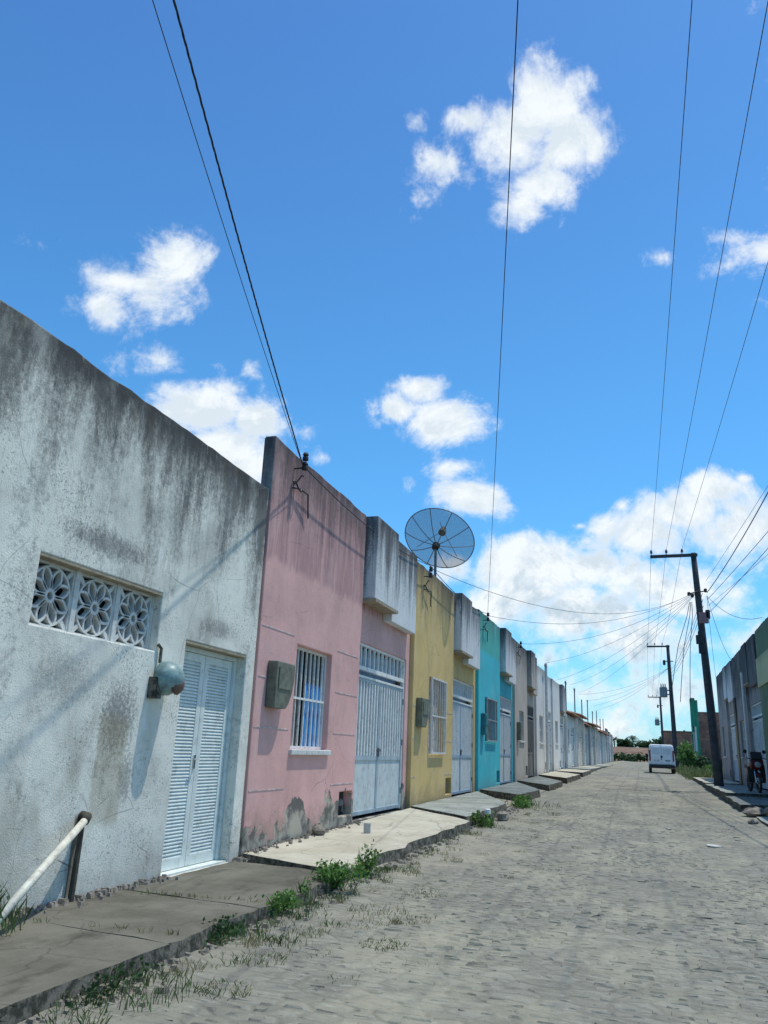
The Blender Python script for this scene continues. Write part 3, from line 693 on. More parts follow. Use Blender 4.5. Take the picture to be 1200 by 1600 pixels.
def breeze_block(yc, zc, s, parent):
    m = MB(); x0, x1 = -.17, -.10; n = 8
    def strip(a, b, wd, d0=x0, d1=x1):
        a, b = Vector((0, *a)), Vector((0, *b)); d = (b-a).normalized(); nrm = Vector((0, -d.z, d.y))*wd/2
        q = [a-nrm, b-nrm, b+nrm, a+nrm]
        m.hexa([(d0, p.y, p.z) for p in q]+[(d1, p.y, p.z) for p in q])
    R_ = s*.47
    m.box(x0, x1, yc-s/2, yc-s/2+.022, zc-s/2, zc+s/2); m.box(x0, x1, yc+s/2-.022, yc+s/2, zc-s/2, zc+s/2)
    m.box(x0, x1, yc-s/2+.022, yc+s/2-.022, zc-s/2, zc-s/2+.022); m.box(x0, x1, yc-s/2+.022, yc+s/2-.022, zc+s/2-.022, zc+s/2)
    k = 28                                                         # outer ring
    for i in range(k):
        a0, a1 = 2*math.pi*i/k, 2*math.pi*(i+1)/k
        q = [(R_*.935*math.cos(a0), R_*.935*math.sin(a0)), (R_*math.cos(a0), R_*math.sin(a0)), (R_*math.cos(a1), R_*math.sin(a1)), (R_*.935*math.cos(a1), R_*.935*math.sin(a1))]
        m.hexa([(x0+.003, yc+p[0], zc+p[1]) for p in q]+[(x1-.003, yc+p[0], zc+p[1]) for p in q])
    for i in range(n):                                             # petals: leaf-shaped loops touching their neighbours, open inside and between
        a = 2*math.pi*(i+.5)/n; ca, sa = math.cos(a), math.sin(a)
        for side in (-1, 1):
            pts = []
            for t_ in range(9):
                u = t_/8; rr = R_*(.17+.79*u); off = side*R_*(.035+.165*math.sin(math.pi*u)**.9*(.75+.5*u))
                pts.append((yc+rr*ca-off*sa, zc+rr*sa+off*ca))
            for p, q in zip(pts, pts[1:]): strip(p, q, s*.040, x0+.006, x1-.006)
    for i in range(k):                                             # hub ring
        a0, a1 = 2*math.pi*i/k, 2*math.pi*(i+1)/k
        q = [(R_*f*math.cos(t_), R_*f*math.sin(t_)) for f, t_ in ((.13, a0), (.24, a0), (.24, a1), (.13, a1))]
        m.hexa([(x0+.004, yc+p[0], zc+p[1]) for p in q]+[(x1-.002, yc+p[0], zc+p[1]) for p in q])
    for sy_ in (-1, 1):                                            # little struts in the corners
        for sz_ in (-1, 1): strip((yc+sy_*R_*.70, zc+sz_*R_*.70), (yc+sy_*s*.49, zc+sz_*s*.49), s*.07, x0+.006, x1-.008)
    return m.build('breeze_block', 'cobogo', parent)
for k in range(3): breeze_block(5.05+.292+k*.584, 2.383, .54, vent)
for k in range(4): y = 5.05+.584*k; MB().box(-.175, -.085, max(5.053, y-.03), min(6.797, y+.03), 2.113, 2.654).build('vent_mullion', 'cobogo', vent)
# louvred double door
f = MB(); f.box(-.21, -.12, 7.333, 7.38, .02, 2.258); f.box(-.21, -.12, 8.65, 8.697, .02, 2.258); f.box(-.21, -.12, 7.38, 8.65, 2.21, 2.258); f.box(-.21, -.03, 7.333, 8.697, -.02, .018)
door = f.build('door', 'shutter', H0)
MB().box(-.20, -.004, 7.333, 8.697, 2.262, 2.287).build('door_lintel', 'lintel', H0)
MB().box(-.232, -.225, 7.335, 8.695, .02, 2.284).build('door_backing', 'gate', door)
for a, b_ in ((7.385, 8.010), (8.018, 8.645)):
    l = MB(); x0, x1 = -.19, -.152
    l.box(x0, x1, a, a+.085, .025, 2.205); l.box(x0, x1, b_-.085, b_, .025, 2.205)
    for z0, z1 in ((.025, .13), (2.12, 2.205)): l.box(x0, x1, a+.085, b_-.085, z0, z1)
    for z0, z1 in ((.13, 2.12),):
        n = int((z1-z0)/.034)
        for k in range(n):
            z = z0+(z1-z0)*(k+.5)/n
            l.hexa([(x0+.014, a+.085, z+.014), (x1-.004, a+.085, z-.021), (x1-.004, b_-.085, z-.021), (x0+.014, b_-.085, z+.014),
                    (x0+.014, a+.085, z+.022), (x1-.004, a+.085, z-.011), (x1-.004, b_-.085, z-.011), (x0+.014, b_-.085, z+.022)])
    lf = l.build('door_leaf', 'shutter', door)
hd = MB(); hd.box(-.152, -.14, 7.965, 8.0, 1.0, 1.14); hd.tube([(-.14, 7.98, 1.1), (-.10, 7.98, 1.1), (-.10, 7.90, 1.1)], .009, 6); hd.build('handle', 'chrome', door)
# round weathered meter cover with its rusty lid and the conduit up to it
m = MB(); n = 18
prof = []
for k in range(9):
    a = math.pi/2*k/8; prof.append((max(.012, .155*math.cos(a)), .11+.15*math.sin(a)))
prof = [(.10, .003), (.10, .03), (.165, .05), (.165, .11)] + prof[1:]
m.lathe(prof, n, (0, 6.90, 1.86), 'x')
mt = m.build('meter_dome', 'meter_teal', H0, smooth=True)
m = MB(); m.lathe([(.09, .18), (.108, .20), (.08, .235), (.03, .25)], 14, (0, 6.92, 1.81), 'x'); m.build('meter_lid', 'rust', mt, smooth=True)
MB().box(.003, .10, 6.73, 6.82, 1.66, 1.86).build('meter_back_box', 'walk_grey', mt); MB().tube([(.03, 6.84, 2.0), (.03, 6.84, 2.14), (.012, 6.80, 2.18)], .016, 8).build('conduit', 'walk_grey', mt)

# ivory pipe propped in the wall of the white house
pm = MB()
pa, pb = Vector((-4.40, 5.94, .70)), Vector((-3.95, 4.45, .12))
pm.tube([pa, pb], .030, 14)
pipe = pm.build('drain_pipe', 'pipe', None, smooth=True)
tag(pipe, 'long ivory plastic pipe leaning from a hole in the grimy white wall', 'pipe')
e = MB(); e.tube([(-4.56, 6.0, .66), (-4.47, 5.99, .72), (-4.41, 5.96, .715), (-4.385, 5.90, .68)], [.034, .038, .038, .036], 10); e.build('pipe_elbow', 'wood_dark', pipe, smooth=True)
e = MB(); e.tube([(-4.455, 5.97, .66), (-4.45, 5.955, .4), (-4.445, 5.94, .05)], [.020, .024, .026], 8); e.build('stake', 'wood_dark', pipe)

# --- pink, yellow, turquoise, grey-beige, white, grey
HW = {}
wm_pink = wall_mat('faded_pink_render', (.71, .41, .37), top=5.07, slen=1.7, samt=.66, band=.05, blotch=.40, speck=.35, smear=(3.42, (.43, .245, .24), .92), peel=.27, foot=.45)
pn_grey = wall_mat('streaked_white_panel', (.68, .69, .68), top=5.1, slen=2.0, samt=.85, band=.10, blotch=.25, speck=.4, foot=0)
HP = terrace_house('house', (-4.5, 9.0, .22), 7.16, 5.07, wm_pink, pn_grey, 'pink terraced house with paint peeling at its foot and a blue curtain in the window', curtain=True,
              score=([(.04, 1.05), (2.72, 3.70)], (.58, 1.32, 1.93, 2.56)))
MB().box(-.16, -.002, -.014, -.002, 4.2, 5.055).build('parapet_end', wall_mat('mouldy_grey_plaster', (.30, .30, .29), top=5.1, slen=2, samt=.7, band=.1, blotch=.8, speck=.8, foot=0), HP)
wm_yel = wall_mat('faded_yellow_render', (.64, .46, .19), top=5.0, slen=1.7, samt=.55, band=.05, blotch=.40, speck=.3, foot=.4)
terrace_house('house', (-4.5, 16.18, .27), 7.02, 5.0, wm_yel, pn_grey, 'mustard yellow terraced house between the pink and the turquoise one', win=(.19, .39, 1.0, 2.65), proud=True, nb=6, win_mat='cobogo', meter=(.035, .115, 1.53, 2.12),
              gate_mats=('gate', 'bar', 'gate_dark'), score=([(.03, .3), (2.9, 3.65)], (.55, 1.3, 1.95)), backing='score')
wm_teal = wall_mat('turquoise_render', (.06, .50, .57), top=5.08, slen=1.2, samt=.35, band=-.1, blotch=.3, speck=.2, foot=.2, smear=(3.9, (.09, .40, .28), .9))
terrace_house('house', (-4.5, 23.22, .34), 7.0, 5.08, wm_teal, pn_grey, 'bright turquoise terraced house with a protruding window grille', win=(.15, .40, 1.33, 2.60), proud=True, nb=7, win_mat='meter_lil', meter=(.05, .12, 1.5, 2.1), meter_mat='meter_turq', gate_mats=('gate', 'bar', 'gate_dark'), backing='meter_grey')
wm_beige = wall_mat('grey_beige_render', (.50, .45, .38), top=5.05, slen=2.0, samt=.75, band=.15, blotch=.3, speck=.3, foot=.2)
terrace_house('house', (-4.5, 30.24, .43), 6.3, 5.05, wm_beige, wm_beige, 'greyish beige terraced house with a dark grey metal gate beyond the turquoise one', win=(.17, .36, 1.4, 2.5), meter=(.06, .14, 1.4, 2.05), gate_mats=('gate_grey', 'gate_grey', 'gate_grey'), backing='dark')
wm_pale = wall_mat('pale_blue_white_render', (.70, .69, .64), top=4.7, slen=1.0, samt=.4, band=-.2, blotch=.2, speck=.2, foot=.2)
terrace_house('house', (-4.5, 36.58, .56), 6.9, 4.7, wm_pale, wm_pale, 'pale bluish white terraced house with a concrete service mast before its front', win=(.15, .34, 1.3, 2.5), meter=None, panel=False, bracket=False)
wm_ash = wall_mat('ash_grey_render', (.40, .41, .41), top=4.6, slen=1.6, samt=.5, band=.0, blotch=.25, speck=.3, foot=.2)
terrace_house('house', (-4.5, 43.5, .62), 6.9, 4.6, wm_pale, wm_ash, 'white terraced house with an ash grey parapet, last before the tiled roofs', win=(.15, .34, 1.3, 2.5), meter=None, bracket=False, gate_mats=('gate', 'bar', 'gate_dark'))

# --- the far row with tiled eaves: each a house of its own
def eave_house(loc, L, H, wmat, label, seed):
    rnd = random.Random(seed)
    h = thing('house', loc, label, 'house')
    wy0 = rnd.uniform(.8, 1.2); gy0 = rnd.uniform(3.5, 3.9)
    w_ = MB(); w_.wall(0, -.16, 0, L, -.4, H, [(wy0, wy0+1.2, 1.1, 2.3), (gy0, gy0+2.4, -.02, 2.5)]); w_.build('wall', wmat, h)
    b_ = MB(); b_.box(-7, -.165, .02, .16, -.4, H); b_.box(-7, -.165, L-.16, L-.02, -.4, H); b_.box(-7.15, -7.003, .02, L-.02, -.4, H); b_.build('side_walls', wmat, h)
    r_ = MB(); n = 20
    for k in range(n):                                             # pan-tile waves
        y0, y1 = L*k/n, L*(k+1)/n; ym = (y0+y1)/2
        for a, c, za, zc in ((y0, ym, 0, .06), (ym, y1, .06, 0)):
            r_.hexa([(-3.6, a, H+1.0+za-.05), (.42, a, H+.02+za-.05), (.42, c, H+.02+zc-.05), (-3.6, c, H+1.0+zc-.05), (-3.6, a, H+1.0+za), (.42, a, H+.02+za), (.42, c, H+.02+zc), (-3.6, c, H+1.0+zc)])
    r_.hexa([(-7.4, 0, H+.02), (-3.61, 0, H+.95), (-3.61, L, H+.95), (-7.4, L, H+.02), (-7.4, 0, H+.08), (-3.61, 0, H+1.02), (-3.61, L, H+1.02), (-7.4, L, H+.08)])
    r_.build('roof', 'tile', h)
    mk_window(h, wy0+.002, wy0+1.198, 1.103, 2.3, 6)
    mk_gate(h, gy0+.002, gy0+2.398, 2.5, 2.05, 'gate', 'bar', rnd.choice(['gate', 'gate_dark', 'gate_grey', 'bar']), xr=-.08, nb=7)
    for y in (.02, L-.22): MB().box(.003, .10, y, y+.2, -.35, H-.06).build('pilaster', 'bar', h)
    return h
cols = [(.68, .67, .60), (.58, .51, .41), (.68, .67, .62), (.42, .42, .39), (.60, .53, .44), (.42, .45, .44), (.66, .64, .57), (.48, .48, .44)]
fw = [wall_mat('far_wall_%s' % n, c, top=3.3, slen=1.0, samt=.4, band=-.3, blotch=.3, speck=.2, foot=.25) for n, c in zip(('mint_white', 'beige', 'bluish', 'grey', 'sandy', 'slate', 'cream', 'putty'), cols)]
tones = ['clean white', 'beige', 'off-white', 'grey', 'sandy', 'slate grey', 'cream', 'putty grey']
ords = ['first', 'second', 'third', 'fourth', 'fifth', 'sixth', 'seventh', 'eighth']
for k in range(8):
    eave_house((-4.5+(0, .08, -.1, .12, 0, .1, -.06, .05)[k], 50.5+6.9*k, .66), 6.80, 3.15+(0, .22, -.10, .12, .30, -.05, .2, .05)[k], fw[k], '%s tile-roofed house, %s of the eaved row counting from the camera' % (tones[k], ords[k]), k)
for k, (c, nm) in enumerate((('far_end_grey', 'grey'), ('far_end_white', 'whitish'), ('far_end_dim', 'dull beige'))):
    wmx = wall_mat(c, [(.36, .37, .37), (.48, .49, .48), (.40, .39, .36)][k], top=3.9, slen=1, samt=.5, band=.05)
    terrace_house('house', (-4.5, 106+8*k, .70), 7.6, 4.1-.15*k, wmx, wmx, '%s flat-topped house at the far left end, %s past the tiled roofs' % (nm, ('first', 'second', 'third')[k]), panel=False, bracket=False, meter=None, niche=False, gate_h=2.5, split=2.05)

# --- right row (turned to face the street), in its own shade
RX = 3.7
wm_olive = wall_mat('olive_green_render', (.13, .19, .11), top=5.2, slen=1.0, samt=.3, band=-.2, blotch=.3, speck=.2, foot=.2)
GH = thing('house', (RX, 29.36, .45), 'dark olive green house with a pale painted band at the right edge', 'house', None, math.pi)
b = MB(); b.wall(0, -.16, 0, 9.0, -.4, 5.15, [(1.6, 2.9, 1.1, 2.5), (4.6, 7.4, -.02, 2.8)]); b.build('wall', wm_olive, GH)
b = MB(); b.box(.003, .05, 0.02, 8.98, 3.30, 4.22); b.build('painted_band', wall_mat('pale_olive_band', (.50, .50, .28), top=4.3, slen=.5, samt=.3, band=-.3), GH)
mk_window(GH, 1.602, 2.898, 1.103, 2.5, 7); mk_gate(GH, 4.602, 7.398, 2.8, 2.35, 'gate', 'bar', 'gate_dark')
house_body(GH, 9.0, 5.15, wm_olive)
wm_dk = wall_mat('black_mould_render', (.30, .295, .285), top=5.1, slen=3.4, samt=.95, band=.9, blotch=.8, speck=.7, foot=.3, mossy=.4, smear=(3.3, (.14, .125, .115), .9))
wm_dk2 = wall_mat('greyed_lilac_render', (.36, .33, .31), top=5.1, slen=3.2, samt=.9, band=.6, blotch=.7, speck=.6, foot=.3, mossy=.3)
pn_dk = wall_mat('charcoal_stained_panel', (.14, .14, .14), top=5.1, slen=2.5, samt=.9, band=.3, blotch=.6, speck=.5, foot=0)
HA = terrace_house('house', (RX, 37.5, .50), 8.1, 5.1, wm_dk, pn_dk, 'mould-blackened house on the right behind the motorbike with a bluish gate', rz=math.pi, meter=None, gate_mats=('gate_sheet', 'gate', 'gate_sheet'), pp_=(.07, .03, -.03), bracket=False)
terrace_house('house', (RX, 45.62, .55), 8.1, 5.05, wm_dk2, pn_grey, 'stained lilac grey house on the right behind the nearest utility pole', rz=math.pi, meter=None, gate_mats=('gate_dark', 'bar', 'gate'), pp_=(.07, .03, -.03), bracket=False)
tan = wall_mat('rust_stained_tan_render', (.30, .21, .11), top=3.4, slen=1.5, samt=.8, band=.1, blotch=.6, speck=.6, foot=.4)
MB().box(.003, .06, .02, .62, -.3, 3.45).build('pilaster', tan, HA)
MB().box(.003, .05, 3.4, 3.75, -.3, 4.2).build('pilaster', 'cobogo', HA)
# beyond the vacant lot: house with a green street front and a bare brick side wall
GF = thing('house', (RX, 65.0, .60), 'house with bright green street front and bare brick side wall beyond the weedy lot', 'house')
wm_gr = wall_mat('sea_green_render', (.04, .30, .17), top=5.2, slen=1.0, samt=.2, band=-.2, blotch=.2)
b = MB(); b.wall(-.02, .16, 0, 7, -.4, 5.1, [(1.0, 2.2, 1.1, 2.4), (3.8, 6.6, -.02, 2.8)]); b.build('wall', wm_gr, GF)
MB().box(-.32, -.023, 0.03, 1.3, 3.2, 5.25).build('parapet_panel', wm_gr, GF); MB().box(-.20, -.023, 1.305, 3.0, 2.9, 5.1).build('parapet_panel', wm_gr, GF)
MB().box(-.14, -.023, .03, .3, -.4, 3.19).build('pilaster', 'bar', GF); MB().box(-.14, -.023, 2.5, 2.75, -.4, 2.89).build('pilaster', 'bar', GF)
b = MB(); b.box(.163, 8, .0, .18, .95, 4.25); b.box(.163, 8, 6.8, 6.98, -.4, 4.2); b.box(7.82, 8, .185, 6.79, -.4, 4.0); b.build('side_walls', 'brick', GF)
b = MB(); b.box(.165, 8, -.03, .18, -.4, .945); b.build('cement_plinth', 'walk_dark', GF)
b = MB(); b.hexa([(.165, .02, 3.9), (8.2, .02, 3.4), (8.2, 6.98, 3.4), (.165, 6.98, 3.9), (.165, .02, 3.98), (8.2, .02, 3.48), (8.2, 6.98, 3.48), (.165, 6.98, 3.98)]); b.build('roof', 'tile', GF)
MB().box(.145, .155, .99, 2.21, 1.09, 2.41).build('window', 'pane', GF); MB().box(.145, .155, 3.79, 6.61, -.02, 2.81).build('gate', 'gate_dark', GF)
BH = thing('house', (2.55, 128.0, .70), 'unplastered brick house seen low in the distance behind the van', 'house')
b = MB(); b.box(0, 5.2, 0, .2, -.5, 4.6); b.box(0, .2, .203, 7, -.5, 4.6); b.box(5, 5.2, .203, 7, -.5, 4.6); b.box(.203, 4.997, 6.8, 7, -.5, 4.6); b.build('wall', 'brick', BH)
b = MB(); b.box(-.15, 5.35, -.15, 7.15, 4.603, 4.75); b.build('roof', 'cap', BH)
b = MB(); b.box(1.1, 2.2, -.02, .1, 1.2, 2.3); b.build('window', 'pane', BH)

# ------------------------------------------------------------------ satellite dish over the yellow house
D = thing('satellite_dish', (-4.80, 19.0, 4.30), 'large see-through mesh satellite dish on a mast above the yellow house', 'satellite dish')
b = MB(); b.tube([(0, 0, -.75), (0, 0, 1.98)], .035, 10); b.build('mast', 'steel', D, smooth=False)
axis = Vector((.08, .66, .74)).normalized()
q = axis.to_track_quat('Z', 'X'); hub = Vector((0, .02, 2.0))
def dp(rr, a, extra=0.0): return hub + q @ Vector((rr*math.cos(a), rr*math.sin(a), .27*rr*rr/.77+.05+extra))
RD = .915
b = MB(); nr, na = 8, 48
for i in range(nr+1):
    for k in range(na): b.v.append(tuple(dp(.05+(RD-.05)*i/nr, 2*math.pi*k/na)))
for i in range(nr):
    for k in range(na): k2 = (k+1) % na; b.f.append((i*na+k, i*na+k2, (i+1)*na+k2, (i+1)*na+k)); b.mi.append(0)
b.build('dish_mesh', 'screen', D, smooth=True)
b = MB(); b.tube([dp(RD, 2*math.pi*k/48) for k in range(49)], .013, 6, False); b.build('dish_rim', 'steel', D)
a0 = math.atan2((q.inverted() @ Vector((0, 0, 1))).y, (q.inverted() @ Vector((0, 0, 1))).x)
for k in range(10):
    a = a0 + 2*math.pi*k/10
    b = MB(); b.tube([dp(.05+(RD-.05)*i/6, a, -.012) for i in range(7)], .011, 5); b.build('rib', 'steel', D)
b = MB(); b.lathe([(.03, -.10), (.09, -.08), (.10, .02), (.10, .06), (.04, .07)], 12); ob = b.build('hub', 'black', D); ob.location = hub; ob.rotation_mode = 'QUATERNION'; ob.rotation_quaternion = q
fp = hub + axis*.72
b = MB()
b.lathe([(.06, -.12), (.10, -.11), (.10, -.02), (.06, 0), (.06, .12), (.02, .13)], 12); ob = b.build('feed_horn', 'meter_grey', D); ob.location = fp; ob.rotation_mode = 'QUATERNION'; ob.rotation_quaternion = q
b = MB()
for k in range(3): b.tube([dp(.62, a0+.35+2*math.pi*k/3), fp], .008, 5)
b.build('feed_struts', 'steel', D)

# ------------------------------------------------------------------ poles and wires
def pole(base, top, r0, r1, arm_dx, arm_dz, label, kit):
    P = thing('utility_pole', base, label, 'utility pole', 'utility poles along the right kerb')
    t_ = Vector(top)-Vector(base)
    b = MB(); n = 8; b.tube([t_*(k/n)-Vector((0, 0, .3 if k == 0 else 0)) for k in range(n+1)], [r0+(r1-r0)*k/n for k in range(n+1)], 10); b.build('shaft', 'polec', P, smooth=True)
    at = lambda f: t_*f
    a = at(.988); b = MB()
    b.hexa([(a.x+arm_dx, a.y-.16, a.z+arm_dz-.06), (a.x+.14, a.y-.16, a.z-.06), (a.x+.14, a.y-.07, a.z-.06), (a.x+arm_dx, a.y-.07, a.z+arm_dz-.06),
            (a.x+arm_dx, a.y-.16, a.z+arm_dz+.06), (a.x+.14, a.y-.16, a.z+.06), (a.x+.14, a.y-.07, a.z+.06), (a.x+arm_dx, a.y-.07, a.z+arm_dz+.06)])
    arm = b.build('crossarm', 'polec', P)
    ins = []
    for f in (.97, .62, .26):
        x = a.x+arm_dx*f; z = a.z+arm_dz*f+.06
        b = MB(); b.lathe([(.014, 0), (.014, .07), (.06, .08), (.035, .12), (.06, .13), (.035, .18), (.03, .21), (.01, .22)], 10, (x, a.y-.115, z)); b.build('insulator', 'insul', arm)
        ins.append((base[0]+x, base[1]+a.y-.115, base[2]+z+.2))
    if kit:
        c = at(.815); b = MB(); b.tube([(c.x-.35, c.y-.16, c.z-.05), (c.x-.1, c.y-.14, c.z+.02), (c.x+.3, c.y-.14, c.z+.06)], .025, 6)
        for dx, dz in ((-.34, -.05), (-.22, -.12), (.28, .08)): b.lathe([(.02, -.08), (.06, -.06), (.06, .06), (.02, .08)], 8, (c.x+dx, c.y-.16, c.z+dz))
        b.build('service_bracket', 'black', P)
        for f, dx, w_, h_, mt_ in ((.700, .10, .34, .42, 'pinkbox'), (.715, .26, .16, .34, 'black'), (.605, -.14, .26, .34, 'black'), (.565, -.10, .22, .36, 'black'), (.63, -.1, .16, .2, 'black')):
            c = at(f); b = MB(); b.box(c.x+dx-w_/2, c.x+dx+w_/2, c.y-.36, c.y-.17, c.z-h_/2, c.z+h_/2); b.build('junction_box', mt_, P, bevel=.02)
        b = MB()
        for k in range(3): b.tube([tuple(at(.80)+Vector((-.26-.04*k, -.2, -.25))), tuple(at(.72)+Vector((-.30-.1*k, -.22, -.1))), tuple(at(.58)+Vector((-.5-.22*k, -.2, 0))), tuple(at(.45)+Vector((-.62-.3*k, -.1, 0))), tuple(at(.34)+Vector((-.70-.36*k, .1, 0)))], .012, 5)
        b.build('hanging_cables', 'wire', P)
    else:
        c = at(.865); b = MB(); b.tube([(c.x-.32, c.y-.15, c.z), (c.x+.3, c.y-.15, c.z)], .04, 6); b.lathe([(.05, -.3), (.1, -.25), (.1, .05), (.04, .1)], 8, (c.x-.35, c.y-.15, c.z)); b.build('fuse_bracket', 'black', P)
        c = at(.62); b = MB(); b.lathe([(.2, -.42), (.28, -.38), (.28, .30), (.2, .36)], 14, (c.x-.55, c.y, c.z)); b.tube([(c.x-.5, c.y, c.z+.1), (c.x, c.y, c.z+.1)], .05, 6); b.tube([(c.x-.5, c.y, c.z-.2), (c.x, c.y, c.z-.2)], .05, 6)
        tr = b.build('transformer', 'trans', P)
        b = MB()
        for dx in (-.7, -.55, -.4): b.lathe([(.02, 0), (.05, .02), (.03, .1), (.05, .12), (.02, .25)], 8, (c.x+dx, c.y, c.z+.36))
        b.build('bushing', 'insul', tr)
    return P, ins
P1, I1 = pole((2.55, 33.5, .49), (2.23, 33.5, 9.38), .18, .11, -1.66, -.02, 'nearest dark utility pole with a pinkish box and a tangle of service cables', True)
P2, I2 = pole((2.16, 66.0, .55), (2.05, 66.0, 9.90), .20, .12, -1.55, -.02, 'middle utility pole carrying a grey drum transformer, rising behind the white van', False)
P3, I3 = pole((2.2, 112.0, .68), (2.16, 112.0, 9.2), .19, .12, -1.5, 0, 'farthest and smallest utility pole down the street', False)

def wire(pts, r, label, group=None, sag=0.0, n=24, name='overhead_wire', twist=False):
    "through two or more points, hanging between each pair"
    m = MB(); out = []
    for a, b in zip(pts, pts[1:]):
        a, b = Vector(a), Vector(b)
        for k in range(n+1):
            if out and k == 0: continue
            u = k/n; p = a.lerp(b, u); p.z -= 4*sag*u*(1-u); out.append(p)
    if twist:
        fine = []
        for a, b in zip(out, out[1:]):
            for q_ in range(4): fine.append(a.lerp(b, q_/4))
        for ph_ in (0, 2.1, 4.2):
            m.tube([p+Vector((math.cos(ph_+i*1.1)*r, 0, math.sin(ph_+i*1.1)*r)) for i, p in enumerate(fine)], r*.75, 5)
    else: m.tube(out, r, 5)
    return tag(m.build(name, 'wire', None, smooth=True), label, 'wire', group)
G1 = 'bare power lines along the street'
near = [(1.08, -14, 9.55), (2.02, -14, 9.55), (2.95, -14, 9.6)]
ph = ['leftmost bare power line running overhead to the tip of the nearest crossarm', 'middle bare power line running overhead to the nearest crossarm', 'rightmost bare power line running overhead to the nearest crossarm']
for k in range(3): wire([near[k], I1[k]], .0055, ph[k], G1, .35, 40)
for k in range(3):
    s_ = ('left', 'middle', 'right')[k]
    wire([I1[k], I2[k]], .007, '%s bare power line between the nearest and the transformer pole' % s_, G1, .35)
    wire([I2[k], I3[k]], .008, '%s bare power line between the transformer pole and the farthest one' % s_, G1, .4)
# thick low-voltage bundle to the right, and thinner lines beside it
wire([(5.5, -12, 9.2), (3.45, 21.6, 8.25), (2.62, 33.3, 7.72)], .015, 'thick black cable sweeping from the upper right to the nearest pole', None, .12)
wire([(6.2, -12, 8.6), (2.62, 33.3, 7.45)], .009, 'thin line just below the thick cable, right of the nearest pole', None, .5)
wire([(5.9, -12, 10.2), (2.62, 33.3, 8.2)], .006, 'thin line just above the thick cable, right of the nearest pole', None, .4)
wire([(7.4, -12, 8.3), (2.62, 33.3, 7.2)], .006, 'thin line between the two lower ones right of the nearest pole', None, .6)
wire([(6.6, -12, 8.9), (2.62, 33.3, 6.9)], .009, 'lower thin line crossing behind the thick cable at right', None, .45)
# service drops
LEFT = -4.38
wire([(LEFT, 9.64, 5.12), (-2.84, 3.60, 6.2), (1.3, -12, 8.9)], .006, 'thick twisted black service cable coming down to the pink house parapet', None, .05, twist=True)
wire([(LEFT, 9.72, 5.05), (-3.02, 3.62, 6.25), (1.0, -12, 9.2)], .004, 'thin line beside the thick cable down to the pink house', None, .05)
wire([(LEFT, 23.95, 5.30), (-.62, 4.55, 6.6), (2.3, -12, 8.8)], .005, 'single wire dropping from overhead to the turquoise house', None, .08)
hub1 = (2.35, 33.3, 7.85)
for (pt, lab, sg) in (((LEFT, 16.9, 5.25), 'drop wire from the nearest pole sagging to the yellow house', 1.0), ((LEFT, 24.0, 5.35), 'drop wire from the nearest pole to the turquoise house bracket', .7),
                      ((LEFT, 30.9, 5.4), 'drop wire from the nearest pole to the grey beige house', .6), ((LEFT, 39.4, 5.6), 'drop wire from the nearest pole to the mast of the pale house', .5),
                      ((LEFT, 44.2, 5.2), 'drop wire from the nearest pole to the ash grey parapet', .5), ((LEFT, 53.0, 5.7), 'drop wire from the nearest pole to the first roof mast', .6),
                      ((LEFT, 60.0, 5.7), 'drop wire from the nearest pole to the second roof mast', .6)):
    wire([hub1, pt], .006, lab, 'service drop wires fanning out from the nearest pole', sg)
wire([(LEFT, 9.75, 5.10), (LEFT, 16.9, 5.3), (LEFT, 24.0, 5.4)], .008, 'wire strung along the parapets from the pink to the yellow and turquoise houses', None, .18)
for k, (y, z, lab) in enumerate(((27.0, 5.7, 'wire from the nearest pole to the olive green house'), (36.9, 5.5, 'wire from the nearest pole to the mould-blackened house'), (45.0, 5.5, 'wire from the nearest pole to the lilac grey house'))):
    wire([(2.6, 33.3, 7.6), (RX-.05, y, z)], .008, lab, 'service drop wires on the right side', .35)
for k, y in enumerate((57, 64, 71, 78)):
    wire([(2.1, 65.9, 8.2), (LEFT, y+3, 5.6)], .007, 'drop wire from the transformer pole to the %s roof mast' % ('third', 'fourth', 'fifth', 'sixth')[k], 'service drop wires from the transformer pole', .5)
for k in range(3):
    wire([(2.45, 33.3, 7.7-.25*k), (2.05, 65.9, 7.9-.25*k)], .010, '%s of the three insulated lines between the first two poles' % ('uppermost', 'middle', 'lowest')[k], None, .5)

# masts: one before the pale house, one per house of the eaved row
def mast(loc, hgt, label, group=None, r=.045, arm=True):
    m = thing('service_mast', loc, label, 'mast', group)
    b = MB(); b.tube([(0, 0, 0), (0, 0, hgt)], r, 8); b.build('shaft', 'cobogo' if r > .05 else 'steel', m)
    if arm:
        b = MB(); b.box(-.02, .03, -.38, .38, hgt-.22, hgt-.16); 
        for y in (-.34, .3): b.lathe([(.02, 0), (.04, .02), (.04, .08), (.02, .1)], 8, (0, y, hgt-.16))
        b.build('crossarm', 'steel', m)
    return m
mast((-4.36, 39.3, .56), 5.0, 'tall concrete service mast standing before the pale bluish house', None, .065)
for k in range(8):
    mast((-4.62, 52.6+6.9*k, 3.9), (2.0, 2.1, 1.75, 2.2, 1.6, 2.0, 1.5, 1.8)[k], 'thin service mast on the eaves of the %s tile-roofed house, %s of the row' % (tones[k], ords[k]), 'service masts on the tiled roofs', .04, k % 3 != 2)

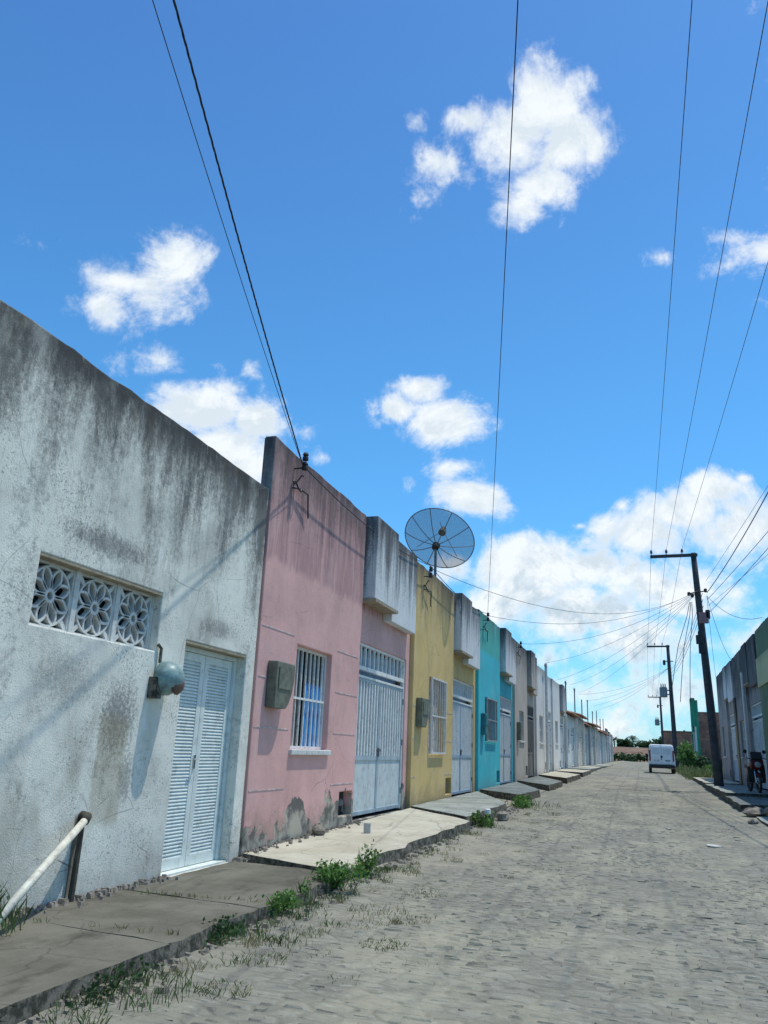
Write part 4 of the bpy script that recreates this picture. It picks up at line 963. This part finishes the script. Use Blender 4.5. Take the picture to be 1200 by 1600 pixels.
# ------------------------------------------------------------------ van, motorbike
V = thing('van', (.98, 57.0, .50), 'white panel van seen from behind, parked at the right kerb far down the street', 'van')
wv, ln, hv = 1.64, 3.9, 1.80
def ring_section(pts, y0, y1): pass
sec = []                                                           # loft of the body: rear to front
def body_sec(y, w_, zb, zm, zt, inset):
    h_ = w_/2
    return [(-h_+.04, y, zb), (h_-.04, y, zb), (h_, y, zb+.10), (h_, y, zm), (h_-inset, y, zt-.08), (h_-inset-.10, y, zt), (-h_+inset+.10, y, zt), (-h_+inset, y, zt-.08), (-h_, y, zm), (-h_, y, zb+.10)]
secs = [body_sec(0.0, wv-.06, .42, .95, 1.74, .09), body_sec(.06, wv, .36, .95, 1.79, .08), body_sec(.5, wv, .30, .95, hv, .08), body_sec(2.2, wv, .30, .95, hv-.02, .09), body_sec(2.75, wv, .30, .95, 1.70, .14), body_sec(3.3, wv, .30, .96, 1.10, .12), body_sec(3.8, wv-.1, .32, .80, .95, .10), body_sec(3.9, wv-.3, .38, .70, .85, .08)]
b = MB()
for s_ in secs: b.v += s_
for i in range(len(secs)-1):
    for k in range(10): k2 = (k+1) % 10; b.f.append((i*10+k, i*10+k2, (i+1)*10+k2, (i+1)*10+k)[::-1]); b.mi.append(0)
b.f.append(tuple(range(10))); b.f.append(tuple(range(70, 80))[::-1]); b.mi += [0, 0]
b.build('body', 'vanw', V, bevel=.03)
for sx in (-1, 1):
    b = MB(); a0_, a1_ = sorted((sx*.02, sx*.64)); b.box(a0_, a1_, -.035, -.003, .58, 1.66); dr = b.build('rear_door', 'vanw', V, bevel=.02)
    b = MB(); c0, c1 = sorted((sx*.10, sx*.56)); b.box(c0, c1, -.040, -.036, 1.18, 1.54); b.build('window', flat('painted_window_panel', (.62, .65, .66), .2, .06, 3), dr)
    b = MB(); c0, c1 = sorted((sx*.675, sx*.775)); b.prism([(c0, .75), (c1, .75), (c1, 1.45), (c0, 1.40)], 'y', -.03, .08); b.build('tail_light', 'lamp_red', V)
    b = MB(); b.box(*sorted((sx*.84, sx*1.0)), 2.75, 2.83, .98, 1.22); b.box(*sorted((sx*.80, sx*.86)), 2.77, 2.81, 1.0, 1.05); b.build('side_mirror', 'black', V, bevel=.02)
    b = MB(); b.prism([(2.35, 1.05), (3.15, 1.05), (2.80, 1.60), (2.35, 1.60)], 'x', *sorted((sx*.775, sx*.80))); b.build('side_window', 'pane', V)
    for yy in (.72, 3.05):
        b = MB(); b.lathe([(.20, -.09), (.30, -.085), (.31, -.03), (.31, .05), (.29, .09), (.20, .09)], 20, (sx*.72, yy, .31), 'x'); wl = b.build('wheel', 'black', V)
        b = MB(); b.lathe([(.05, -.02), (.18, -.02), (.19, .02), (.04, .03)], 14, (sx*.79, yy, .31), 'x'); b.build('rim', 'trans', wl)
b = MB(); b.box(-.80, .80, -.12, .03, .34, .54); b.build('rear_bumper', 'black', V, bevel=.03)
b = MB(); b.box(-.50, -.12, -.052, -.042, .72, .84); b.build('number_plate', 'plate', V)
b = MB(); b.lathe([(.06, -.010), (.075, 0), (.06, .012)], 14, (0, -.046, 1.02), 'y'); b.build('rear_emblem', 'black', V)
b = MB(); b.box(-.06, .02, -.06, -.045, .86, .90); b.build('handle', 'black', V)
b = MB(); b.box(.22, .52, -.045, -.042, .74, .84); b.build('rear_sticker', 'meter_teal', V)
b = MB(); b.prism([(2.78, 1.66), (3.28, 1.12), (3.31, 1.13), (2.80, 1.69)], 'x', -.64, .64); b.build('windscreen', 'pane', V)

Mo = thing('motorcycle', (3.18, 28.4, .50), 'red motorcycle parked front-on on the right pavement before the mould-blackened house', 'motorcycle', None, rad(6)); Mo.scale = (.95, .95, .95)
for yy, nm in ((-.62, 'front_wheel'), (.62, 'rear_wheel')):
    b = MB(); n = 26
    b.tube([(0, yy+.26*math.cos(2*math.pi*k/n), .30+.26*math.sin(2*math.pi*k/n)) for k in range(n+1)], .045, 8, False); wl = b.build(nm, 'black', Mo, smooth=True)
    b = MB(); b.lathe([(.02, -.05), (.045, -.04), (.045, .04), (.02, .05)], 10, (0, yy, .30), 'x')
    for k in range(10): a = 2*math.pi*k/10; b.tube([(0, yy, .30), (0, yy+.22*math.cos(a), .30+.22*math.sin(a))], .006, 4)
    b.build('rim', 'chrome', wl)
b = MB()
for sx in (-1, 1): b.tube([(sx*.075, -.63, .30), (sx*.08, -.50, .70), (sx*.09, -.42, .98)], .022, 8)
b.build('fork', 'chrome', Mo)
b = MB(); b.prism([(-.86, .52), (-.62, .62), (-.40, .50), (-.42, .46), (-.62, .57), (-.84, .48)], 'x', -.065, .065); b.build('front_mudguard', 'red', Mo, bevel=.015)
b = MB(); b.prism([(-.60, .70), (-.66, .86), (-.58, 1.02), (-.44, 1.05), (-.42, .72)], 'x', -.20, .20); fa = b.build('headlamp_cowl', 'red', Mo, bevel=.04)
b = MB(); b.lathe([(.02, -.10), (.09, -.08), (.095, 0), (.06, .02)], 14, (0, -.62, .86), 'y'); b.build('headlight', 'lamp_clear', fa)
b = MB(); b.tube([(-.36, -.26, 1.04), (-.26, -.33, 1.06), (-.1, -.40, 1.03), (.1, -.40, 1.03), (.26, -.33, 1.06), (.36, -.26, 1.04)], .014, 8); hb = b.build('handlebar', 'black', Mo)
for sx in (-1, 1):
    b = MB(); b.tube([(sx*.24, -.33, 1.06), (sx*.27, -.36, 1.22)], .006, 5); b.lathe([(.02, -.012), (.06, -.01), (.06, .008), (.02, .01)], 12, (sx*.29, -.37, 1.26), 'y'); b.build('mirror', 'black', hb)
    b = MB(); b.lathe([(.01, -.05), (.032, -.03), (.03, .03)], 10, (sx*.21, -.50, .82), 'y'); b.build('turn_signal', flat('amber_lens', (.6, .22, .02), .3), Mo)
b = MB(); b.prism([(-.38, .78), (-.30, .95), (-.02, .97), (.10, .80), (.02, .70), (-.30, .68)], 'x', -.17, .17); b.build('fuel_tank', 'red', Mo, bevel=.05)
b = MB(); b.prism([(.06, .76), (.12, .83), (.72, .86), (.80, .80), (.70, .74)], 'x', -.13, .13); b.build('seat', 'black', Mo, bevel=.04)
b = MB(); b.prism([(.30, .55), (.34, .74), (.86, .80), (.88, .72), (.60, .56)], 'x', -.10, .10); b.build('tail_cowl', 'red', Mo, bevel=.03)
b = MB(); b.prism([(-.58, 1.0), (-.62, 1.04), (-.52, 1.26), (-.49, 1.25)], 'x', -.17, .17); b.build('windscreen', 'black', Mo, bevel=.01)
for sx in (-1, 1):
    b = MB(); b.prism([(-.40, .30), (-.46, .55), (-.42, .80), (-.36, .80), (-.34, .30)], 'x', *sorted((sx*.08, sx*.27))); b.build('leg_guard', 'black', Mo, bevel=.03)
b = MB(); b.box(-.14, .14, -.26, .18, .28, .58); b.lathe([(.09, 0), (.10, .03), (.10, .25), (.07, .27)], 10, (0, -.2, .42)); b.build('engine', 'steel', Mo, bevel=.03)
b = MB(); b.tube([(.12, -.1, .35), (.15, .2, .26), (.16, .8, .34)], [.02, .03, .045], 8); b.build('exhaust', 'chrome', Mo)
b = MB(); b.tube([(0, -.42, .98), (0, -.3, .68), (0, .15, .62), (0, .62, .30)], .025, 6); b.tube([(-.1, .1, .30), (-.2, .0, .02)], .012, 6); b.build('frame', 'black', Mo)
b = MB(); b.box(-.09, .09, -.735, -.725, .36, .46); b.tube([(0,-.72,.44),(0,-.66,.55)], .008, 4); b.build('leg_shield', 'plate', Mo)

# ------------------------------------------------------------------ vegetation
def leaf_cloud(m, c, rx, ry, rz_, n, s, rnd, up_=.3, clumps=7):
    cc = [(c[0]+rnd.gauss(0, .45)*rx, c[1]+rnd.gauss(0, .45)*ry, c[2]+rnd.gauss(0, .4)*rz_) for _ in range(clumps)]
    for _ in range(n):
        k = rnd.choice(cc)
        p = Vector((k[0]+rnd.gauss(0, .27)*rx, k[1]+rnd.gauss(0, .27)*ry, k[2]+rnd.gauss(0, .27)*rz_))
        d = Vector((rnd.gauss(0, 1), rnd.gauss(0, 1), rnd.gauss(up_, .8))).normalized(); e_ = d.cross(Vector((rnd.gauss(0, 1), rnd.gauss(0, 1), rnd.gauss(0, 1)))).normalized()
        l_ = s*rnd.uniform(.6, 1.4); w_ = l_*.32
        m.face([p-d*l_*.5, p+e_*w_, p+d*l_*.5, p-e_*w_])
def blades(m, x, y, z, r, n, h, rnd, lean=.5, wd=.006):
    for _ in range(n):
        a = rnd.uniform(0, 6.283); q_ = r*math.sqrt(rnd.random()); px, py = x+q_*math.cos(a), y+q_*math.sin(a)
        hh = h*rnd.uniform(.4, 1.15); b_ = rnd.uniform(0, 6.283); lx, ly = math.cos(b_)*hh*lean*rnd.random(), math.sin(b_)*hh*lean*rnd.random()
        sx, sy = math.cos(b_+1.57)*wd, math.sin(b_+1.57)*wd
        m.face([(px-sx, py-sy, z), (px+sx, py+sy, z), (px+lx*.4+sx*.7, py+ly*.4+sy*.7, z+hh*.6), (px+lx, py+ly, z+hh), (px+lx*.4-sx*.7, py+ly*.4-sy*.7, z+hh*.6)])
rnd = random.Random(11)
def weed(x, y, rx, ry, h, n, s, label, mats=('leaf', 'grass'), bl=40):
    z = sand_h(x, y) if x > KL-.15 else .1
    t_ = thing('weed_plant', (x, y, z), label, 'weed')
    m = MB()
    for _ in range(9):
        a = rnd.uniform(0, 6.28); m.tube([(0, 0, -.02), (.5*rx*math.cos(a), .5*ry*math.sin(a), h*.5), (rx*.8*math.cos(a), ry*.8*math.sin(a), h*rnd.uniform(.6, 1.0))], [.006, .004, .002], 4)
    m.build('stems', 'leaf_dark', t_)
    m = MB(); leaf_cloud(m, (0, 0, h*.48), rx*.9, ry*.9, h*.55, n, s, rnd, .4, 12); m.build('foliage', mats[0], t_)
    if bl:
        m = MB(); blades(m, 0, 0, 0, max(rx, ry)*1.0, bl, h*.75, rnd, .8, .0032); m.build('grass_blades', mats[1], t_)
weed(-2.98, 8.0, .19, .24, .27, 1000, .042, 'bushiest green weed at the kerb corner of the cream pavement')
weed(-2.94, 8.9, .11, .22, .33, 330, .038, 'taller thin weed with upright stems beside the bushy one, against the cream kerb', bl=30)
weed(-2.97, 6.75, .10, .32, .17, 480, .034, 'bright green low weed along the brown kerb in the middle of the white house front', bl=120)
weed(-2.97, 5.85, .09, .3, .13, 320, .032, 'low bluish green weed at the brown kerb, second from the camera', ('leaf_dark', 'grass'), bl=150)
weed(-2.98, 7.25, .06, .1, .24, 120, .03, 'small spindly weed between the two bushiest ones', bl=20)
weed(-2.84, 15.0, .14, .3, .26, 360, .06, 'weed in the corner where the yellow house pavement begins', bl=60)
weed(-2.82, 20.3, .22, .9, .24, 500, .08, 'weedy patch at the kerb between grey and dark pavements', bl=160)
weed(-2.9, 4.35, .12, .45, .10, 200, .03, 'dark weedy tuft at the kerb nearest the camera', ('leaf_dark', 'grass'), bl=420)
weed(-4.3, 4.75, .10, .35, .28, 160, .04, 'grassy weed growing at the foot of the white wall under the ivory pipe', ('leaf_dark', 'grass'), bl=160)
# thin grass between the stones and along the kerb: nobody could count it
for nm, mt_, seed, n_ in (('grass_tufts', 'grass', 3, 130), ('dry_grass_tufts', 'dry', 5, 90)):
    rnd2 = random.Random(seed); m = MB()
    for _ in range(n_):
        yy = rnd2.uniform(3.6, 21); xx = KL+.05+abs(rnd2.gauss(0, .75))
        if fbm(xx*1.3+seed, yy*.9) < .47 or xx > KR: continue
        blades(m, xx, yy, sand_h(xx, yy)-.01, rnd2.uniform(.05, .2), int(rnd2.uniform(14, 44)), rnd2.uniform(.02, .06), rnd2, 1.2, .003)
    for (xx, yy, r_) in ((-2.32, 7.4, .3), (-2.5, 5.4, .2), (-2.0, 7.2, .25), (-2.4, 4.7, .2), (-1.9, 6.2, .2), (-2.7, 9.6, .2), (-2.2, 8.4, .25), (-2.55, 6.3, .2)):
        blades(m, xx, yy, sand_h(xx, yy)-.01, r_*.9, 90 if mt_ == 'grass' else 45, .042, rnd2, 1.2, .003)
    for (xx, yy) in [(-3.0-.14*k, 6.63-.015*k) for k in range(9)]+[(-3.1-.2*k, 5.29-.02*k) for k in range(6)]+[(-3.05-.12*k, 8.55+.05*k) for k in range(7)]:
        if rnd2.random() < .75: blades(m, xx, yy, .075, .05, 9, .05, rnd2, 1.0, .003)
    for _ in range(70 if mt_ == 'grass' else 20):
        yy = rnd2.uniform(3.4, 14); xx = KL+.04+abs(rnd2.gauss(0, .22)); blades(m, xx, yy, sand_h(xx, yy)-.01, rnd2.uniform(.06, .16), 26, rnd2.uniform(.03, .08), rnd2, 1.0, .003)
    tag(m.build(nm, mt_), 'short %s between the cobbles by the left kerb' % ('green grass' if mt_ == 'grass' else 'dry straw-coloured grass'), 'grass', None, 'stuff')
m = MB(); rnd3 = random.Random(8)
for _ in range(1100):
    yy = rnd3.uniform(45.8, 64.8); xx = rnd3.uniform(2.2, 9) if yy > 47 else rnd3.uniform(2.2, 3.6)
    blades(m, xx, yy, rz(yy)-.06, .35, 8, rnd3.uniform(.25, .7), rnd3, .6, .03)
for _ in range(500):
    yy = rnd3.uniform(66, 125); xx = rnd3.uniform(2.1, 3.5)
    blades(m, xx, yy, rz(yy)-.06, .4, 6, rnd3.uniform(.2, .5), rnd3, .6, .04)
tag(m.build('grass_verge', 'verge'), 'long grass on the vacant lot right of the van', 'grass', None, 'stuff')
def bush(loc, r, h, n, s, label, mat, cat='bush', name='bush'):
    t_ = thing(name, loc, label, cat); rr = random.Random(int(loc[1]*10))
    m = MB()
    for _ in range(7):
        a = rr.uniform(0, 6.28); m.tube([(0, 0, -.1), (.3*r*math.cos(a), .3*r*math.sin(a), h*.4), (r*.7*math.cos(a), r*.7*math.sin(a), h*.75)], [.04, .03, .01], 5)
    m.build('stems', 'trunk', t_)
    m = MB(); leaf_cloud(m, (0, 0, h*.5), r*.9, r*.9, h*.5, n, s, rr, .2, 10); m.build('foliage', mat, t_)
bush((2.85, 60.5, .5), .75, 1.75, 1000, .2, 'leafy green bush on the lot just right of the van', 'leaf')
bush((3.3, 56.0, .5), .7, 1.0, 600, .18, 'low bush in front of the green fronted house', 'leaf_dark')
bush((3.2, 52.0, .45), .6, .7, 400, .16, 'small low bush in the grass near the lilac grey house', 'leaf')
# end of the street: earth bank, scrub and trees
m = MB(); nx_ = 40
for i, (yy, hh) in enumerate(((172, 0), (178, 1.9), (186, 2.5), (215, 1.4), (240, 0))):
    for k in range(nx_+1):
        xx = -70+140*k/nx_; m.v.append((xx, yy+2*vnoise(xx*.2, i), rz(yy)-.1+hh*(.75+.5*vnoise(xx*.15, i*3))))
for i in range(4):
    for k in range(nx_): a = i*(nx_+1)+k; m.f.append((a, a+1, a+nx_+2, a+nx_+1)); m.mi.append(0)
tag(m.build('earth_bank', flat('bare_brown_earth', (.20, .125, .08), .95, .35, .4, bump=.5)), kind='structure')
m = MB(); rr = random.Random(21)
for _ in range(46):
    xx = rr.uniform(-26, 26); yy = rr.uniform(165, 171)
    leaf_cloud(m, (xx, yy, rz(yy)+.7), 1.3, 1.0, .75, 110, .5, rr, .2, 5)
tag(m.build('scrub', 'leaf_dark'), 'low green scrub across the end of the street', 'scrub', None, 'stuff')
def tree(loc, hgt, cr, label, mat, n=900, s=.7):
    t_ = thing('tree', loc, label, 'tree', 'trees beyond the end of the street'); q_ = random.Random(int(loc[0]*13+loc[1]))
    m = MB(); m.tube([(0, 0, -.3), (.1, 0, hgt*.3), (.15, .1, hgt*.55), (.1, .1, hgt*.8)], [.22, .17, .12, .05], 7)
    for k in range(6):
        a = q_.uniform(0, 6.28); m.tube([(.12, .05, hgt*q_.uniform(.35, .6)), (cr*.4*math.cos(a), cr*.4*math.sin(a), hgt*.7), (cr*.75*math.cos(a), cr*.75*math.sin(a), hgt*q_.uniform(.7, .9))], [.08, .05, .02], 5)
    m.build('trunk', 'trunk', t_)
    m = MB(); leaf_cloud(m, (0, 0, hgt*.72), cr, cr, hgt*.3, n, s, q_, .2, 13); m.build('crown', mat, t_)
def palm(loc, hgt, label):
    t_ = thing('palm_tree', loc, label, 'palm', 'trees beyond the end of the street'); q_ = random.Random(int(loc[0]*17+5))
    m = MB(); m.tube([(0, 0, -.3), (.1, 0, hgt*.5), (.05, 0, hgt)], [.18, .13, .11], 8); m.build('trunk', 'trunk', t_)
    m = MB()
    for k in range(17):
        a = 2*math.pi*k/17+q_.uniform(-.15, .15); el = q_.uniform(-.2, 1.1); L_ = q_.uniform(1.5, 2.1); pts = []
        for i in range(8):
            u = i/7; rr_ = L_*u*math.cos(el)*(1-.15*u); zz = L_*u*math.sin(el)-1.1*u*u
            pts.append(Vector((.05+rr_*math.cos(a), rr_*math.sin(a), hgt+zz)))
        for i in range(7):
            d = pts[i+1]-pts[i]; sd_ = Vector((-math.sin(a), math.cos(a), 0))
            for sgn in (-1, 1):
                for f_ in (.0, .5):
                    p0 = pts[i].lerp(pts[i+1], f_); p1 = pts[i].lerp(pts[i+1], f_+.35); tip = p0+sd_*sgn*(.55*(1-abs(2*(i/7)-.9)*.6))+d*.8-Vector((0, 0, .25))
                    m.face([p0, p1, tip])
    m.build('crown', 'leaf_dark', t_)
ty = 190
palm((-6.6, 192, 2.6), 2.6, 'palm at the left of the tree line, next to the last house')
palm((-2.6, 188, 2.6), 3.0, 'tallest palm in the middle of the tree line at the end of the street')
palm((-1.2, 195, 2.6), 2.3, 'shorter palm just right of the tallest one')
tree((-4.6, 194, 2.2), 3.0, 1.6, 'round dark tree between the two left palms', 'leaf_dark')
tree((.6, 190, 2.2), 2.6, 1.7, 'broad dark tree left of the white van, beyond the street', 'leaf_dark')
tree((3.6, 196, 2.2), 3.4, 2.0, 'dark tree half hidden behind the white van', 'leaf_dark')
tree((8.5, 200, 2.2), 5.0, 2.8, 'large tree beyond the distant brick house', 'leaf_dark', 1200)

# ------------------------------------------------------------------ small things on the ground
def rock(loc, s, label, mat='stone', seed=1, name='stone', cat='stone'):
    rr = random.Random(seed); m = MB(); n = 10; k_ = 6
    for i in range(k_+1):
        th = math.pi*i/k_
        for j in range(n):
            a = 2*math.pi*j/n; f_ = rr.uniform(.8, 1.15)
            m.v.append((s[0]*math.sin(th)*math.cos(a)*f_, s[1]*math.sin(th)*math.sin(a)*f_, s[2]*(.6+math.cos(th)*f_)))
    for i in range(k_):
        for j in range(n): j2 = (j+1) % n; m.f.append((i*n+j, i*n+j2, (i+1)*n+j2, (i+1)*n+j)[::-1]); m.mi.append(0)
    o = m.build(name, mat); o.location = loc; return tag(o, label, cat)
rock((-4.35, 11.0, .185), (.10, .09, .08), 'brown rubble lump on the cream pavement before the pink house', seed=2)
rock((-2.7, 16.4, .12), (.12, .2, .10), 'grey broken kerb stone below the yellow house pavement', seed=3)
rock((2.35, 21.4, .17), (.28, .35, .13), 'dark stone heap at the right edge of the road', seed=5)
rock((2.75, 21.0, .2), (.25, .3, .16), 'second dark stone at the far right beside the heap', seed=6)
rock((2.1, 19.6, .13), (.12, .14, .06), 'small stone at the right road edge in front of the heap', seed=7)
b = MB(); b.box(-.05, .05, -.035, .035, -.02, .13); o = b.build('concrete_block', 'white_block', None, bevel=.01); o.location = (-3.85, 11.6, .19); o.rotation_euler = (0, 0, .3); tag(o, 'small pale concrete block standing on the cream pavement', 'block')
b = MB(); b.lathe([(.045, -.02), (.05, .0), (.05, .20), (.045, .21)], 12); o = b.build('marker_post', 'black'); o.location = (-2.84, 15.6, .07)
b = MB(); b.lathe([(.052, .19), (.06, .2), (.055, .27), (.02, .28)], 12); b.build('cap', 'bar', o); tag(o, 'short dark post stub with a white cap at the kerb', 'post')
for k, (x, y, s_) in enumerate(((.95, 14.5, .12), (.35, 17.0, .08), (1.6, 18.5, .08))):
    b = MB(); rr = random.Random(k)
    poly = [(s_*math.cos(a)*rr.uniform(.6, 1.2), s_*.7*math.sin(a)*rr.uniform(.6, 1.2)) for a in [i*.785 for i in range(8)]]
    b.prism(poly, 'z', .0, .012); o = b.build('paper_scrap', 'white_block'); o.location = (x, y, rz(y)+.012); o.rotation_euler = (.1, .05, k)
    tag(o, ('largest pale scrap of litter lying in the middle of the road', 'tiny pale scrap of litter left of the larger one', 'tiny pale scrap of litter right of the larger one')[k], 'litter')
# crumbled kerb rubble along the cream pavement and dirt heaped at the wall foot
m = MB(); rr = random.Random(4)
for _ in range(420):
    yy = rr.uniform(3.2, 22); xx = KL+.04+abs(rr.gauss(0, .11)); s_ = rr.uniform(.008, .035); z = sand_h(xx, yy)
    m.hexa([(xx+s_*a+rr.gauss(0, s_*.2), yy+s_*b_+rr.gauss(0, s_*.2), z-.01) for a, b_ in ((-1, -1), (1, -1), (1, 1), (-1, 1))]+[(xx+s_*a*.6+rr.gauss(0, s_*.2), yy+s_*b_*.6, z+s_*.9) for a, b_ in ((-1, -1), (1, -1), (1, 1), (-1, 1))])
for _ in range(500):
    yy = rr.uniform(3.5, 12.9); xx = -4.5+.02+abs(rr.gauss(0, .08)); s_ = rr.uniform(.006, .026); z = .085 if yy < 8.9 else .135+(yy-9)*.0165
    if 7.3 < yy < 8.72: continue
    m.hexa([(xx+s_*a, yy+s_*b_+rr.gauss(0, s_*.2), z-.01) for a, b_ in ((-1, -1), (1, -1), (1, 1), (-1, 1))]+[(xx+s_*a*.6+rr.gauss(0, s_*.2), yy+s_*b_*.6, z+s_*1.1) for a, b_ in ((-1, -1), (1, -1), (1, 1), (-1, 1))])
tag(m.build('rubble', 'stone'), 'crumbs of broken kerb and plaster along the gutter and wall foot', 'rubble', None, 'stuff')
